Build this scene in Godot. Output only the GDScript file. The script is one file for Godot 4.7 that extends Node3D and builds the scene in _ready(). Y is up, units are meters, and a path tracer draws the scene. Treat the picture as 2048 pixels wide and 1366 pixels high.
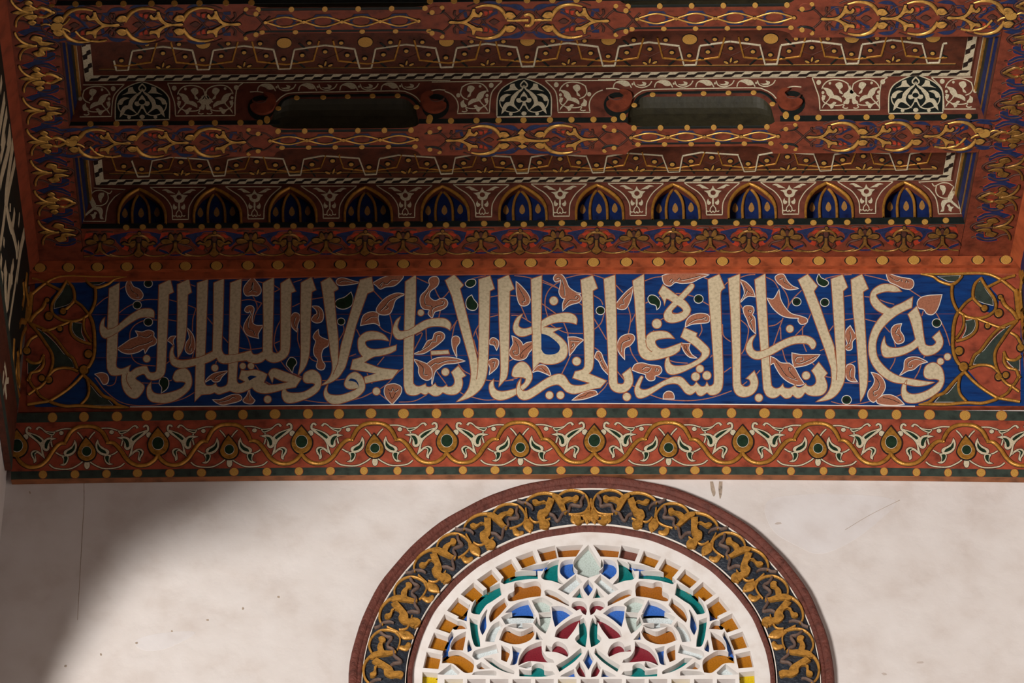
extends Node3D
# An alcove seen from below: a carved and gilded coffered ceiling, a painted inscription panel and frieze, and a plastered wall with a round-headed stucco window.
# The camera was solved from the photograph's vanishing points. px() turns a position measured on the photograph into a point on a real plane of the room.

const FOCAL := 7885.0
const PX := 1.0 / 667.0          # metres per photograph pixel on the back wall
const AIM := Vector3(0, 8.4, 0)  # where the optical axis meets the back wall
const REACH := FOCAL / 667.0
const SKEW := 0.0466            # the side walls are not quite square to the back wall
var eye: Vector3
var axes: Basis
var tan_half := 683.0 / FOCAL

# ---------- planes ----------
class Surf:
	var o: Vector3
	var u: Vector3
	var v: Vector3
	var n: Vector3
	func _init(at: Vector3, along: Vector3, up: Vector3):
		o = at
		u = along
		v = up
		n = along.cross(up).normalized()
	func at(p: Vector2, lift := 0.0) -> Vector3:
		return o + u * p.x + v * p.y + n * lift

class Buf:
	var v := PackedVector3Array()
	var n := PackedVector3Array()

class Geo:
	var bufs := {}
	func buf(m) -> Buf:
		if not bufs.has(m):
			bufs[m] = Buf.new()
		return bufs[m]

func ray(x: float, y: float) -> Vector3:
	return (axes * Vector3((x - 1024.0) / FOCAL, -(y - 683.0) / FOCAL, -1.0)).normalized()

func on(s: Surf, x: float, y: float) -> Vector3:
	var d := ray(x, y)
	return eye + d * ((s.o - eye).dot(s.n) / d.dot(s.n))

func uv(s: Surf, p: Vector2) -> Vector2:
	var w := on(s, p.x, p.y) - s.o
	return Vector2(w.dot(s.u), w.dot(s.v))

# ---------- drawing state ----------
var G := Geo.new()
var S: Surf
var fx := 0.0
var fy := 0.0
var fs := 1.0
var xf := Transform2D()          # an extra move in photograph pixels
var sag := 0.0                   # the frieze boards bow down towards their ends
var step := 0                   # a hair of height per painted shape, so that no two lie in one plane

func F(x0: float, y0: float, s: float) -> void:
	fx = x0
	fy = y0
	fs = s

func frame(id: String) -> void:
	var f = {
		"px": [0, 0, 1], "A": [190, 540, 4.88], "B": [460, 540, 4.88], "C": [730, 540, 4.88], "D": [1000, 540, 4.88], "E": [1240, 540, 4.88], "F": [1480, 540, 4.88], "G": [1690, 540, 4.88],
		"H": [1040, 812, 6.4], "I": [0, 540, 4.711], "J": [1828, 530, 4.5545], "K": [1260, 350, 6.832], "L": [860, 150, 5.389], "M": [1620, 150, 4.785], "N": [820, 0, 4.876],
		"P": [0, 0, 4.553], "Q": [0, 280, 4.877], "T": [1820, 340, 6.21], "U": [500, 150, 5.12], "X": [840, 290, 6.4], "R": [1000, 1080, 4.775], "Z": [820, 1080, 4.775], "W": [860, 970, 6.827],
	}[id]
	F(f[0], f[1], f[2])

func put(x: float, y: float) -> Vector2:
	var p := Vector2(fx + x / fs, fy + y / fs)
	p = xf * p
	p.y += sag * (p.x - 1160.0) * (p.x - 1160.0)
	return p

# "x,y x,y! x,y:w": points of the current frame; ! keeps a corner sharp, :w gives a width
func read(s: String) -> Array:
	var out := []
	for t in s.split(" ", false):
		var sharp := t.ends_with("!")
		t = t.trim_suffix("!")
		var w := -1.0
		if ":" in t:
			w = float(t.get_slice(":", 1))
			t = t.get_slice(":", 0)
		out.append([put(float(t.get_slice(",", 0)), float(t.get_slice(",", 1))), sharp, w])
	return out

func bend(a: Vector2, b: Vector2, c: Vector2, d: Vector2, t: float) -> Vector2:
	return 0.5 * (2.0 * b + (c - a) * t + (2.0 * a - 5.0 * b + 4.0 * c - d) * t * t + (3.0 * b - a - 3.0 * c + d) * t * t * t)

func outline(c: Array, per := 4) -> PackedVector2Array:
	var out := PackedVector2Array()
	var n := c.size()
	for i in n:
		var b: Vector2 = c[i][0]
		var d: Vector2 = c[(i + 1) % n][0]
		out.append(b)
		if c[i][1] and c[(i + 1) % n][1]:
			continue
		var a: Vector2 = b if c[i][1] else c[(i + n - 1) % n][0]
		var e: Vector2 = d if c[(i + 1) % n][1] else c[(i + 2) % n][0]
		var k := per if b.distance_to(d) > 3.0 else 2
		for j in range(1, k):
			out.append(bend(a, b, d, e, float(j) / k))
	return out

func grown(p: PackedVector2Array, by: float) -> PackedVector2Array:
	var area := 0.0
	var n := p.size()
	for i in n:
		area += p[i].cross(p[(i + 1) % n])
	var sgn := 1.0 if area > 0 else -1.0
	var out := PackedVector2Array()
	for i in n:
		var a := (p[i] - p[(i + n - 1) % n]).normalized()
		var b := (p[(i + 1) % n] - p[i]).normalized()
		var na := Vector2(a.y, -a.x) * sgn
		var nb := Vector2(b.y, -b.x) * sgn
		var m := na + nb
		if m.length() < 0.2:
			out.append(p[i] + na * by)
		else:
			m = m.normalized()
			out.append(p[i] + m * by / maxf(0.55, m.dot(na)))
	return out

func tri(b: Buf, p: Vector3, q: Vector3, r: Vector3, np: Vector3, nq: Vector3, nr: Vector3) -> void:
	if (q - p).cross(r - p).dot(np + nq + nr) > 0.0:
		b.v.append_array([p, r, q])
		b.n.append_array([np, nr, nq])
	else:
		b.v.append_array([p, q, r])
		b.n.append_array([np, nq, nr])

func quad(b: Buf, p: Vector3, q: Vector3, r: Vector3, s: Vector3, n: Vector3) -> void:
	tri(b, p, q, r, n, n, n)
	tri(b, p, r, s, n, n, n)

# a slab with a chamfered edge whose outline is given on the plane in metres; dome: the chamfer is rounded over
func slab(m, p: PackedVector2Array, lift: float, th: float, bev: float, soft := false) -> void:
	var b := G.buf(m)
	var n := p.size()
	if n < 3:
		return
	var inner := grown(p, -bev) if bev > 0.0 else p
	var ids := Geometry2D.triangulate_polygon(inner)
	if ids.is_empty():
		inner = p
		ids = Geometry2D.triangulate_polygon(p)
		bev = 0.0
	if ids.is_empty():
		var hull := Geometry2D.convex_hull(p)
		hull.remove_at(hull.size() - 1)
		p = hull
		inner = hull
		n = p.size()
		ids = Geometry2D.triangulate_polygon(p)
		print("a shape crosses itself near ", S.at(p[0]))
	var area := 0.0
	for i in n:
		area += p[i].cross(p[(i + 1) % n])
	var sgn := 1.0 if area > 0 else -1.0
	var top := lift + th
	for k in range(0, ids.size(), 3):
		tri(b, S.at(inner[ids[k]], top), S.at(inner[ids[k + 1]], top), S.at(inner[ids[k + 2]], top), S.n, S.n, S.n)
	if th <= 0.0:
		return
	var out3 := PackedVector3Array()
	for i in n:
		var e := (p[(i + 1) % n] - p[(i + n - 1) % n]).normalized()
		var o2 := Vector2(e.y, -e.x) * sgn
		out3.append(S.u * o2.x + S.v * o2.y)
	var shoulder := top - minf(bev, th * 0.9)
	for i in n:
		var j := (i + 1) % n
		var ni := out3[i]
		var nj := out3[j]
		if not soft:
			var e := (p[j] - p[i]).normalized()
			ni = S.u * e.y * sgn - S.v * e.x * sgn
			nj = ni
		var ti := (ni + S.n).normalized()
		var tj := (nj + S.n).normalized()
		var ei := S.n if soft else ti
		var ej := S.n if soft else tj
		if bev > 0.0:
			tri(b, S.at(p[i], shoulder), S.at(p[j], shoulder), S.at(inner[j], top), ti, tj, ej)
			tri(b, S.at(p[i], shoulder), S.at(inner[j], top), S.at(inner[i], top), ti, ej, ei)
		if shoulder > lift:
			tri(b, S.at(p[i], lift), S.at(p[j], lift), S.at(p[j], shoulder), ni, nj, nj)
			tri(b, S.at(p[i], lift), S.at(p[j], shoulder), S.at(p[i], shoulder), ni, nj, ni)

var spin := 0.0                 # turns what is drawn about a pivot on the plane: the repeats round the window
var flip := false
var pivot := Vector2.ZERO

func flat(p: PackedVector2Array) -> PackedVector2Array:
	var out := PackedVector2Array()
	for q in p:
		var r := uv(S, q)
		if spin != 0.0 or flip:
			r = (r - pivot).rotated(spin)
			if flip:
				r.x = -r.x
			r += pivot
		out.append(r)
	return out

# painted or carved shape from a traced outline; lift, th and bev in photograph pixels
func poly(m, s: String, lift := 0.0, th := 0.5, bev := 0.3, rim = null, grow := 1.3, soft := false) -> void:
	var p := outline(read(s))
	shape(m, p, lift, th, bev, rim, grow, soft)

func shape(m, p: PackedVector2Array, lift := 0.0, th := 0.5, bev := 0.3, rim = null, grow := 1.3, soft := false) -> void:
	step += 1
	var hair := (step % 12) * 0.025
	if rim != null:
		slab(rim, flat(grown(p, grow)), (lift) * PX, (th * 0.6 + hair) * PX, 0.0)
	slab(m, flat(p), lift * PX, (th + hair) * PX, bev * PX, soft)

func oval(cx: float, cy: float, rx: float, ry: float, n := 18, turn := 0.0) -> PackedVector2Array:
	var p := PackedVector2Array()
	for i in n:
		var a := TAU * i / n
		p.append(put(cx + rx * cos(a) * cos(turn) - ry * sin(a) * sin(turn), cy + rx * cos(a) * sin(turn) + ry * sin(a) * cos(turn)))
	return p

func dot(m, cx: float, cy: float, r: float, lift := 0.0, th := 0.5, bev := 0.3, rim = null, ry := -1.0, grow := 1.3, soft := false) -> void:
	shape(m, oval(cx, cy, r, r if ry < 0 else ry), lift, th, bev, rim, grow, soft)

# a stroke along traced points: flat paint, or a rounded carved rib; w in frame units, lift and h in photograph pixels
func line(m, s: String, w: float, lift := 0.0, h := 0.5, round_ := false, ink = null, tip0 := 1.0, tip1 := 1.0, closed := false) -> void:
	var c := read(s)
	var pts := PackedVector2Array()
	var ws := PackedFloat32Array()
	var n := c.size()
	if n < 2:
		return
	for i in n:
		if c[i][2] < 0:
			var t := float(i) / (n - 1)
			c[i][2] = w * lerpf(lerpf(tip0, 1.0, minf(1.0, t * 3.0)), lerpf(tip1, 1.0, minf(1.0, (1.0 - t) * 3.0)), t)
	for i in (n if closed else n - 1):
		var b: Vector2 = c[i][0]
		var d: Vector2 = c[(i + 1) % n][0]
		var sharp_a: bool = c[i][1] or (i == 0 and not closed)
		var sharp_b: bool = c[(i + 1) % n][1] or (i == n - 2 and not closed)
		var a: Vector2 = b if sharp_a else c[(i + n - 1) % n][0]
		var e: Vector2 = d if sharp_b else c[(i + 2) % n][0]
		var k := 1 if sharp_a and sharp_b else clampi(int(b.distance_to(d) / 3.0), 2, 6)
		for j in k:
			var t := float(j) / k
			pts.append(bend(a, b, d, e, t))
			ws.append(lerpf(c[i][2], c[(i + 1) % n][2], t) / fs)
	if not closed:
		pts.append(c[n - 1][0])
		ws.append(c[n - 1][2] / fs)
	track(m, pts, ws, lift, h, round_, ink, closed)

func track(m, pts: PackedVector2Array, ws: PackedFloat32Array, lift: float, h: float, round_: bool, ink, closed := false) -> void:
	step += 1
	h += (step % 12) * 0.025
	var q := flat(pts)
	if ink != null:
		var wide := PackedFloat32Array()
		for w in ws:
			wide.append(w + 2.2)
		sweep(ink, q, wide, lift, 0.25 + (step % 12) * 0.01, false, closed)
	sweep(m, q, ws, lift, h, round_, closed)

func sweep(m, q: PackedVector2Array, ws: PackedFloat32Array, lift: float, h: float, round_: bool, closed: bool) -> void:
	var b := G.buf(m)
	var prof := [] # across -1..1, height 0..1, normal across, normal up
	if round_:
		for i in 7:
			var a := PI * i / 6.0
			prof.append([-cos(a), sin(a), -cos(a), sin(a)])
	else:
		prof = [[-1, 0, -1, 0.2], [-0.85, 1, -0.3, 1], [0.85, 1, 0.3, 1], [1, 0, 1, 0.2]]
	var n := q.size()
	var rows := []
	var norms := []
	for i in n:
		var prev := q[(i + n - 1) % n] if closed else q[maxi(i - 1, 0)]
		var next := q[(i + 1) % n] if closed else q[mini(i + 1, n - 1)]
		var t := next - prev
		t = t.normalized() if t.length() > 1e-9 else Vector2.RIGHT
		var side := Vector2(t.y, -t.x)
		var r := PackedVector3Array()
		var m3 := PackedVector3Array()
		var hw := ws[i] * PX * 0.5
		for k in prof:
			r.append(S.at(q[i] + side * hw * k[0], (lift + h * k[1] * (minf(1.0, 0.35 + ws[i] / 4.0) if round_ else 1.0)) * PX))
			var nn: Vector2 = side * k[2]
			m3.append((S.u * nn.x + S.v * nn.y + S.n * (k[3] + 0.05)).normalized())
		rows.append(r)
		norms.append(m3)
	for i in (n if closed else n - 1):
		var j := (i + 1) % n
		for k in prof.size() - 1:
			tri(b, rows[i][k], rows[j][k], rows[j][k + 1], norms[i][k], norms[j][k], norms[j][k + 1])
			tri(b, rows[i][k], rows[j][k + 1], rows[i][k + 1], norms[i][k], norms[j][k + 1], norms[i][k + 1])
	if not closed:
		for e in [0, n - 1]:
			for k in range(1, prof.size() - 1):
				tri(b, rows[e][0], rows[e][k], rows[e][k + 1], S.n, S.n, S.n)

# ---------- objects ----------
var taken := {}

func numbered(called: String) -> String:
	taken[called] = taken.get(called, -1) + 1
	return called if taken[called] == 0 else "%s_%03d" % [called, taken[called]]

func thing(called: String, label: String, category: String, at := Vector3.ZERO, group := "", kind := "") -> Node3D:
	var o := Node3D.new()
	o.name = numbered(called)
	add_child(o)
	o.position = at
	o.set_meta("label", label)
	if category:
		o.set_meta("category", category)
	if group:
		o.set_meta("group", group)
	if kind:
		o.set_meta("kind", kind)
	return o

func base_of(o: Node3D) -> Vector3:
	var p := Vector3.ZERO
	while o != self:
		p += o.position
		o = o.get_parent()
	return p

# what was drawn since the last call becomes ONE named mesh under its thing, part or the scene
func part(called: String, parent: Node3D = self, label := "", kind := "") -> MeshInstance3D:
	var o := MeshInstance3D.new()
	o.name = numbered(called) if parent == self else called
	var off := base_of(parent)
	var mesh := ArrayMesh.new()
	for m in G.bufs:
		var b: Buf = G.bufs[m]
		if b.v.is_empty():
			continue
		var a := []
		a.resize(Mesh.ARRAY_MAX)
		if off != Vector3.ZERO:
			for i in b.v.size():
				b.v[i] -= off
		a[Mesh.ARRAY_VERTEX] = b.v
		a[Mesh.ARRAY_NORMAL] = b.n
		mesh.add_surface_from_arrays(Mesh.PRIMITIVE_TRIANGLES, a)
		mesh.surface_set_material(mesh.get_surface_count() - 1, M[m])
	o.mesh = mesh
	if label:
		o.set_meta("label", label)
	if kind:
		o.set_meta("kind", kind)
	parent.add_child(o, true)
	G = Geo.new()
	return o

# a closed block between two rectangles of points (far face, near face), each four corners in order
func block(m, a: Array, c: Array) -> void:
	var b := G.buf(m)
	var mid := Vector3.ZERO
	for p in a + c:
		mid += p / 8.0
	var faces := [[a[0], a[1], a[2], a[3]], [c[0], c[1], c[2], c[3]]]
	for i in 4:
		faces.append([a[i], a[(i + 1) % 4], c[(i + 1) % 4], c[i]])
	for f in faces:
		var n: Vector3 = (f[1] - f[0]).cross(f[2] - f[0])
		if n.length() < 1e-12:
			n = (f[2] - f[0]).cross(f[3] - f[0])
		n = n.normalized()
		if n.dot((f[0] + f[2]) * 0.5 - mid) < 0:
			n = -n
		quad(b, f[0], f[1], f[2], f[3], n)

func box(m, lo: Vector3, hi: Vector3) -> void:
	block(m, [Vector3(lo.x, lo.y, lo.z), Vector3(hi.x, lo.y, lo.z), Vector3(hi.x, hi.y, lo.z), Vector3(lo.x, hi.y, lo.z)], [Vector3(lo.x, lo.y, hi.z), Vector3(hi.x, lo.y, hi.z), Vector3(hi.x, hi.y, hi.z), Vector3(lo.x, hi.y, hi.z)])

# ---------- materials ----------
var M := {}
var textures := {}

func noise(key: String, freq: float, octaves: int, low: Color, high: Color, size := 512, kind := FastNoiseLite.TYPE_SIMPLEX_SMOOTH, mid := 0.5) -> NoiseTexture2D:
	if not textures.has(key):
		var f := FastNoiseLite.new()
		f.seed = key.hash() % 9999
		f.noise_type = kind
		f.frequency = freq
		f.fractal_octaves = octaves
		var t := NoiseTexture2D.new()
		t.width = size
		t.height = size
		t.seamless = true
		t.noise = f
		var g := Gradient.new()
		g.set_color(0, low)
		g.set_color(1, high)
		g.add_point(mid, low.lerp(high, 0.62))
		t.color_ramp = g
		textures[key] = t
	return textures[key]

func paint(key: String, r: int, g: int, b: int, rough := 0.6, metal := 0.0, tex := "worn", scale := 3.0, bump := 0.05) -> void:
	var m := StandardMaterial3D.new()
	m.resource_name = key
	m.albedo_color = Color8(r, g, b)
	m.roughness = rough
	m.metallic = metal
	m.metallic_specular = 0.4
	m.uv1_triplanar = true
	m.uv1_world_triplanar = true
	m.uv1_scale = Vector3.ONE * scale
	if tex:
		m.albedo_texture = textures[tex]
	if bump > 0.0:
		m.heightmap_enabled = true
		m.heightmap_texture = textures["relief"]
		m.heightmap_scale = bump
	M[key] = m

func materials() -> void:
	noise("worn", 0.012, 5, Color(0.62, 0.62, 0.62), Color(1, 1, 1), 512, FastNoiseLite.TYPE_SIMPLEX_SMOOTH, 0.4)
	noise("speckled", 0.03, 4, Color(0.8, 0.79, 0.77), Color(1, 1, 1), 512, FastNoiseLite.TYPE_SIMPLEX_SMOOTH, 0.4)
	noise("brushed", 0.02, 4, Color(0.5, 0.55, 0.62), Color(1, 1, 1), 512, FastNoiseLite.TYPE_PERLIN, 0.35)
	noise("leafed", 0.05, 4, Color(0.6, 0.5, 0.42), Color(1, 1, 1), 512, FastNoiseLite.TYPE_SIMPLEX_SMOOTH, 0.35)
	noise("limewash", 0.007, 6, Color(0.93, 0.905, 0.885), Color(1.0, 0.995, 0.99), 1024, FastNoiseLite.TYPE_SIMPLEX_SMOOTH, 0.42)
	noise("relief", 0.03, 5, Color(0, 0, 0), Color(1, 1, 1), 512)
	noise("coarse", 0.012, 6, Color(0, 0, 0), Color(1, 1, 1), 1024)
	paint("plaster", 208, 203, 201, 0.9, 0.0, "limewash", 0.8, 0.0)
	M.plaster.heightmap_enabled = true
	M.plaster.heightmap_texture = textures["coarse"]
	M.plaster.heightmap_scale = 0.16
	paint("patch", 209, 206, 207, 0.9, 0.0, "limewash", 0.8, 0.1)
	paint("stucco", 222, 219, 217, 0.85, 0.0, "limewash", 2.0, 0.04)
	paint("stain", 176, 158, 140, 0.95, 0.0, "worn", 8.0, 0.0)
	paint("cream", 208, 192, 160, 0.8, 0.0, "speckled", 5.0, 0.012)
	paint("soot", 184, 174, 168, 0.95, 0.0, "limewash", 3.0, 0.0)
	paint("soot_pale", 194, 186, 182, 0.95, 0.0, "limewash", 3.0, 0.0)
	paint("bone", 205, 194, 166, 0.75, 0.0, "speckled", 9.0, 0.03)
	paint("ochre_line", 150, 84, 52, 0.8, 0.0, "", 1.0, 0.0)
	paint("blue", 4, 58, 120, 0.6, 0.0, "brushed", 4.0, 0.05)
	M.blue.uv1_scale = Vector3(1.6, 6.0, 4.0)
	paint("deep_blue", 8, 34, 86, 0.6, 0.0, "brushed", 4.0, 0.04)
	paint("slate_blue", 30, 46, 90, 0.6, 0.0, "worn", 7.0, 0.04)
	paint("terracotta", 168, 108, 82, 0.8, 0.0, "speckled", 9.0, 0.0)
	paint("vine_pink", 172, 108, 88, 0.8, 0.0, "speckled", 9.0, 0.0)
	paint("white_line", 214, 206, 196, 0.8, 0.0, "", 1.0, 0.0)
	paint("ink", 30, 18, 14, 0.7, 0.0, "", 1.0, 0.0)
	paint("leaf_green", 26, 52, 34, 0.5, 0.0, "worn", 7.0, 0.03)
	paint("band_green", 54, 66, 58, 0.7, 0.0, "worn", 4.0, 0.05)
	paint("black_green", 16, 26, 24, 0.6, 0.0, "worn", 4.0, 0.04)
	paint("olive", 46, 42, 26, 0.6, 0.0, "worn", 3.0, 0.08)
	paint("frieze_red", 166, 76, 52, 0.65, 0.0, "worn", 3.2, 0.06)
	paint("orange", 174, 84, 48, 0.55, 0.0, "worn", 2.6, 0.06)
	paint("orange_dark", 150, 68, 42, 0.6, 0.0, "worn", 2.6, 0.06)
	paint("beam_red", 130, 60, 38, 0.6, 0.0, "worn", 3.2, 0.08)
	paint("face_red", 110, 55, 40, 0.65, 0.0, "worn", 3.2, 0.08)
	paint("vermilion", 186, 62, 36, 0.6, 0.0, "worn", 5.0, 0.04)
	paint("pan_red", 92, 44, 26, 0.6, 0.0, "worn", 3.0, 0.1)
	paint("umber", 92, 52, 40, 0.65, 0.0, "worn", 5.0, 0.06)
	paint("lip_wood", 156, 96, 60, 0.7, 0.0, "worn", 2.0, 0.1)
	paint("rim_wood", 106, 57, 47, 0.75, 0.0, "worn", 5.0, 0.3)
	paint("navy", 40, 46, 56, 0.55, 0.0, "worn", 5.0, 0.25)
	paint("gold", 196, 138, 58, 0.4, 0.45, "worn", 8.0, 0.06)
	paint("gold_leaf", 214, 168, 84, 0.5, 0.15, "leafed", 14.0, 0.05)
	paint("gilt", 232, 178, 92, 0.4, 0.6, "worn", 8.0, 0.06)
	paint("old_gold", 198, 142, 64, 0.42, 0.3, "worn", 8.0, 0.08)
	paint("bronze", 156, 112, 52, 0.4, 0.4, "worn", 8.0, 0.06)
	paint("gold_paint", 168, 122, 66, 0.6, 0.1, "speckled", 9.0, 0.03)
	paint("zigzag", 108, 86, 76, 0.6, 0.05, "worn", 8.0, 0.08)
	for g in [["amber", 164, 104, 22], ["yellow", 206, 176, 20], ["umber_glass", 152, 90, 26], ["teal", 6, 112, 112], ["cobalt", 48, 98, 182], ["maroon", 122, 34, 46], ["frost", 186, 200, 196], ["ice", 206, 216, 220], ["plum", 112, 66, 56]]:
		paint(g[0], g[1], g[2], g[3], 0.3, 0.0, "speckled", 12.0, 0.03)
	paint("stone", 74, 68, 60, 0.9, 0.0, "limewash", 0.5, 0.0)

# ---------- the room ----------
var SW: Surf    # back wall
var SF: Surf    # frieze board
var SP: Surf    # inscription panel
var SM: Surf    # stud moulding
var SO: Surf    # soffit level: borders and undersides of the beams, facing down
var SN: Surf    # row of niches
var SC: Surf    # back of the niches
var S2: Surf    # near face of the lower beam
var S1: Surf    # near face of the upper beam
var SA: Surf    # coffer panels, facing down
var SL: Surf    # left wall
var SR: Surf    # right wall
var HS: float
var HP: float
var z1: float
var far2: float
var near2: float
var far1: float
var near1: float
var XL: float
var XR: float
var left_out: float
var left_in: float
var left_pan: float
var right_out: float
var right_in: float
var right_pan: float
const DEEP := 4.2   # the alcove reaches this far forward of its back wall

func upright(z: float) -> Surf:
	return Surf.new(Vector3(0, 8.4, z), Vector3.RIGHT, Vector3.UP)

func level(y: float) -> Surf:
	return Surf.new(Vector3(0, y, 0), Vector3.RIGHT, Vector3(0, 0, 1))

func squared(p: Vector3) -> float:   # where a line along the side walls through p meets the back wall
	return p.x - SKEW * p.z

# a block whose sides run along the side walls: bottom and top edges at the back
func skewed(m, x0: float, x1: float, x2: float, x3: float, y0: float, y1: float, za: float, zb: float) -> void:
	block(m, [Vector3(x0 + SKEW * za, y0, za), Vector3(x1 + SKEW * za, y0, za), Vector3(x1 + SKEW * zb, y0, zb), Vector3(x0 + SKEW * zb, y0, zb)], [Vector3(x2 + SKEW * za, y1, za), Vector3(x3 + SKEW * za, y1, za), Vector3(x3 + SKEW * zb, y1, zb), Vector3(x2 + SKEW * zb, y1, zb)])

func survey() -> void:
	SW = upright(0.0)
	SF = upright(0.024)
	SP = upright(0.016)
	SM = upright(0.036)
	HS = on(SM, 1045, 516).y
	SO = level(HS)
	z1 = on(SO, 1045, 453).z
	SN = upright(z1)
	SC = upright(z1 - 0.035)
	HP = on(SN, 1045, 362.7).y
	SA = level(HP)
	far2 = on(SO, 1045, 310).z
	near2 = on(SO, 1045, 246.5).z
	far1 = on(SO, 1045, 79).z
	near1 = on(SO, 1045, 3).z
	S2 = upright(near2)
	S1 = upright(near1)
	XL = on(SP, 55, 620).x
	XR = on(SP, 2041, 600).x
	SL = Surf.new(Vector3(XL, 8.4, 0), Vector3(-SKEW, 0, -1).normalized(), Vector3.UP)
	SR = Surf.new(Vector3(XR, 8.4, 0), Vector3(SKEW, 0, 1).normalized(), Vector3.UP)
	left_out = squared(on(SO, 79, 521))
	left_in = squared(on(SO, 160, 447))
	left_pan = squared(on(SA, 190.5, 370))
	right_out = squared(on(SO, 2020, 512))
	right_in = squared(on(SO, 1930, 447))
	right_pan = squared(on(SA, 1905, 352))

func structure(called: String, label: String) -> MeshInstance3D:
	return part(called, self, label, "structure")

func room() -> void:
	# shell with thickness
	box("plaster", Vector3(-6, 0, -0.4), Vector3(6, HP + 0.3, -0.08))
	# the wall's plaster skin, open where the window is set
	S = upright(0.0)
	var c := uv(S, Vector2(1182, 1365))
	var r := (uv(S, Vector2(1182 + 472, 1365)).x - c.x)
	var outer := PackedVector2Array([Vector2(-2.2, 0.55), Vector2(-2.2, -2.6)])
	for i in 33:
		var a := PI - PI * i / 32.0
		if i == 0:
			outer.append(Vector2(c.x - r, -2.6))
		outer.append(c + Vector2(cos(a), sin(a)) * r)
		if i == 32:
			outer.append(Vector2(c.x + r, -2.6))
	outer.append_array([Vector2(2.2, -2.6), Vector2(2.2, 0.55)])
	slab("plaster", outer, -0.08, 0.08, 0.0)
	# worn repairs and stains on the plaster
	frame("px")
	S = SW
	structure("wall_back", "whitewashed plaster back wall around the round-headed window")
	poly("patch", "1530,1010 1570,992 1680,988 1790,1000 1760,1040 1700,1085 1640,1108 1590,1090 1545,1060", -0.1, 0.3, 0.25)
	part("plaster_patch", get_node("wall_back"), "pale patch of smoother plaster")
	poly("patch", "270,1282 310,1268 380,1262 385,1272 330,1298 285,1300", -0.1, 0.3, 0.25)
	part("plaster_patch", get_node("wall_back"))
	poly("stain", "1420,963! 1426,963!,963! 1431,985 1427,993 1422,980", 0, 0.1, 0)
	poly("stain", "1438,963! 1445,963! 1444,985 1440,998 1437,980", 0, 0.1, 0)
	part("damp_stain", get_node("wall_back"), "two brown damp streaks under the frieze")
	line("stain", "168,962 168,1010 165,1060 160,1150 155,1240", 1.2, 0, 0.1)
	line("stain", "1690,1060 1740,1030 1800,1000", 1.0, 0, 0.1)
	part("plaster_crack", get_node("wall_back"))
	for i in 22:
		var x := 60.0 + fmod(i * 677.0, 1960.0)
		var y := 985.0 + fmod(i * 239.0, 370.0)
		if Vector2(x - 1182, (y - 1365) * 1.25).length() < 510:
			continue
		var p := PackedVector2Array()
		for k in 7:
			var a := TAU * k / 7.0
			var chip := 1.6 + 1.4 * absf(sin(i * 3.7 + k * 2.1))
			p.append(Vector2(x + chip * cos(a) * (1.0 + fmod(i, 3) * 0.8), y + chip * sin(a)))
		shape("stain" if i % 3 == 0 else "soot", p, 0, 0.1, 0.0)
		part("plaster_chip", get_node("wall_back"))
	S = Surf.new(Vector3(XL - 0.014, 0, 0), Vector3(-SKEW, 0, -1).normalized(), Vector3.UP)
	slab("plaster", PackedVector2Array([Vector2(0.08, 0), Vector2(-0.25, 0), Vector2(-0.3, 6.7), Vector2(-0.58, 6.94), Vector2(-0.87, 7.04), Vector2(-1.14, 7.02), Vector2(-1.4, 6.9), Vector2(-1.6, 6.8), Vector2(-2.0, 6.72), Vector2(-2.44, 6.71), Vector2(-2.91, 6.66), Vector2(-3.5, 6.62), Vector2(-DEEP, 6.55), Vector2(-DEEP, HS - 0.055), Vector2(0.08, HS - 0.055)]), -0.3, 0.3, 0.0)  # unseen lower edge contoured to throw the shade across the left
	structure("wall_left", "left side wall of the alcove, unseen lower edge shaped to shade the left")
	skewed("plaster", XR + 0.014, XR + 0.35, XR + 0.014, XR + 0.35, 0, HS - 0.055, 0.0, DEEP)
	structure("wall_right", "right side wall of the alcove")
	box("pan_red", Vector3(XL - 0.35, HP + 0.002, -0.08), Vector3(XR + 0.55, HP + 0.25, DEEP))
	structure("ceiling", "dark red boarding above the carved beams")
	box("stone", Vector3(-9, -0.2, -0.4), Vector3(9, 0, 14))
	structure("floor", "stone floor below the picture")
	# the front of the alcove: a lintel above, the left wall is cut away below an unseen edge, shaped to shade the left of the picture
	box("plaster", Vector3(-6, 7.5, DEEP), Vector3(6, HP + 0.3, DEEP + 0.35))
	structure("wall_front", "front lintel of the alcove, above and behind the viewer")

# boards on which the painting lies; y0, y1 are pixel rows at the middle
func plank(m, s: Surf, pts: String, back: float) -> void:
	S = s
	frame("px")
	xf = Transform2D()
	slab(m, flat(outline(read(pts))), -back, back, 0.0)

# ---------- the inscription panel ----------
var owner_of: Node3D

func letter(id: String, s: String, holes := []) -> void:
	frame(id)
	poly("cream", s, 0.6, 0.55, 0.3, "ochre_line", 1.5)
	for h in holes:
		poly("blue", h, 1.35, 0.12, 0.0)
	part("letter", owner_of)

func marks(id: String, list: Array) -> void:
	frame(id)
	for d in list:
		dot("cream", d[0], d[1], d[2], 0.6, 0.5, 0.3, "ochre_line", -1, 1.4)
		part("letter_dot", owner_of)

func seam(id: String, s: String) -> void:  # brown line where one pen stroke passes another
	frame(id)
	line("ochre_line", s, 7, 1.2, 0.25)
	part("pen_line", owner_of)

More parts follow.
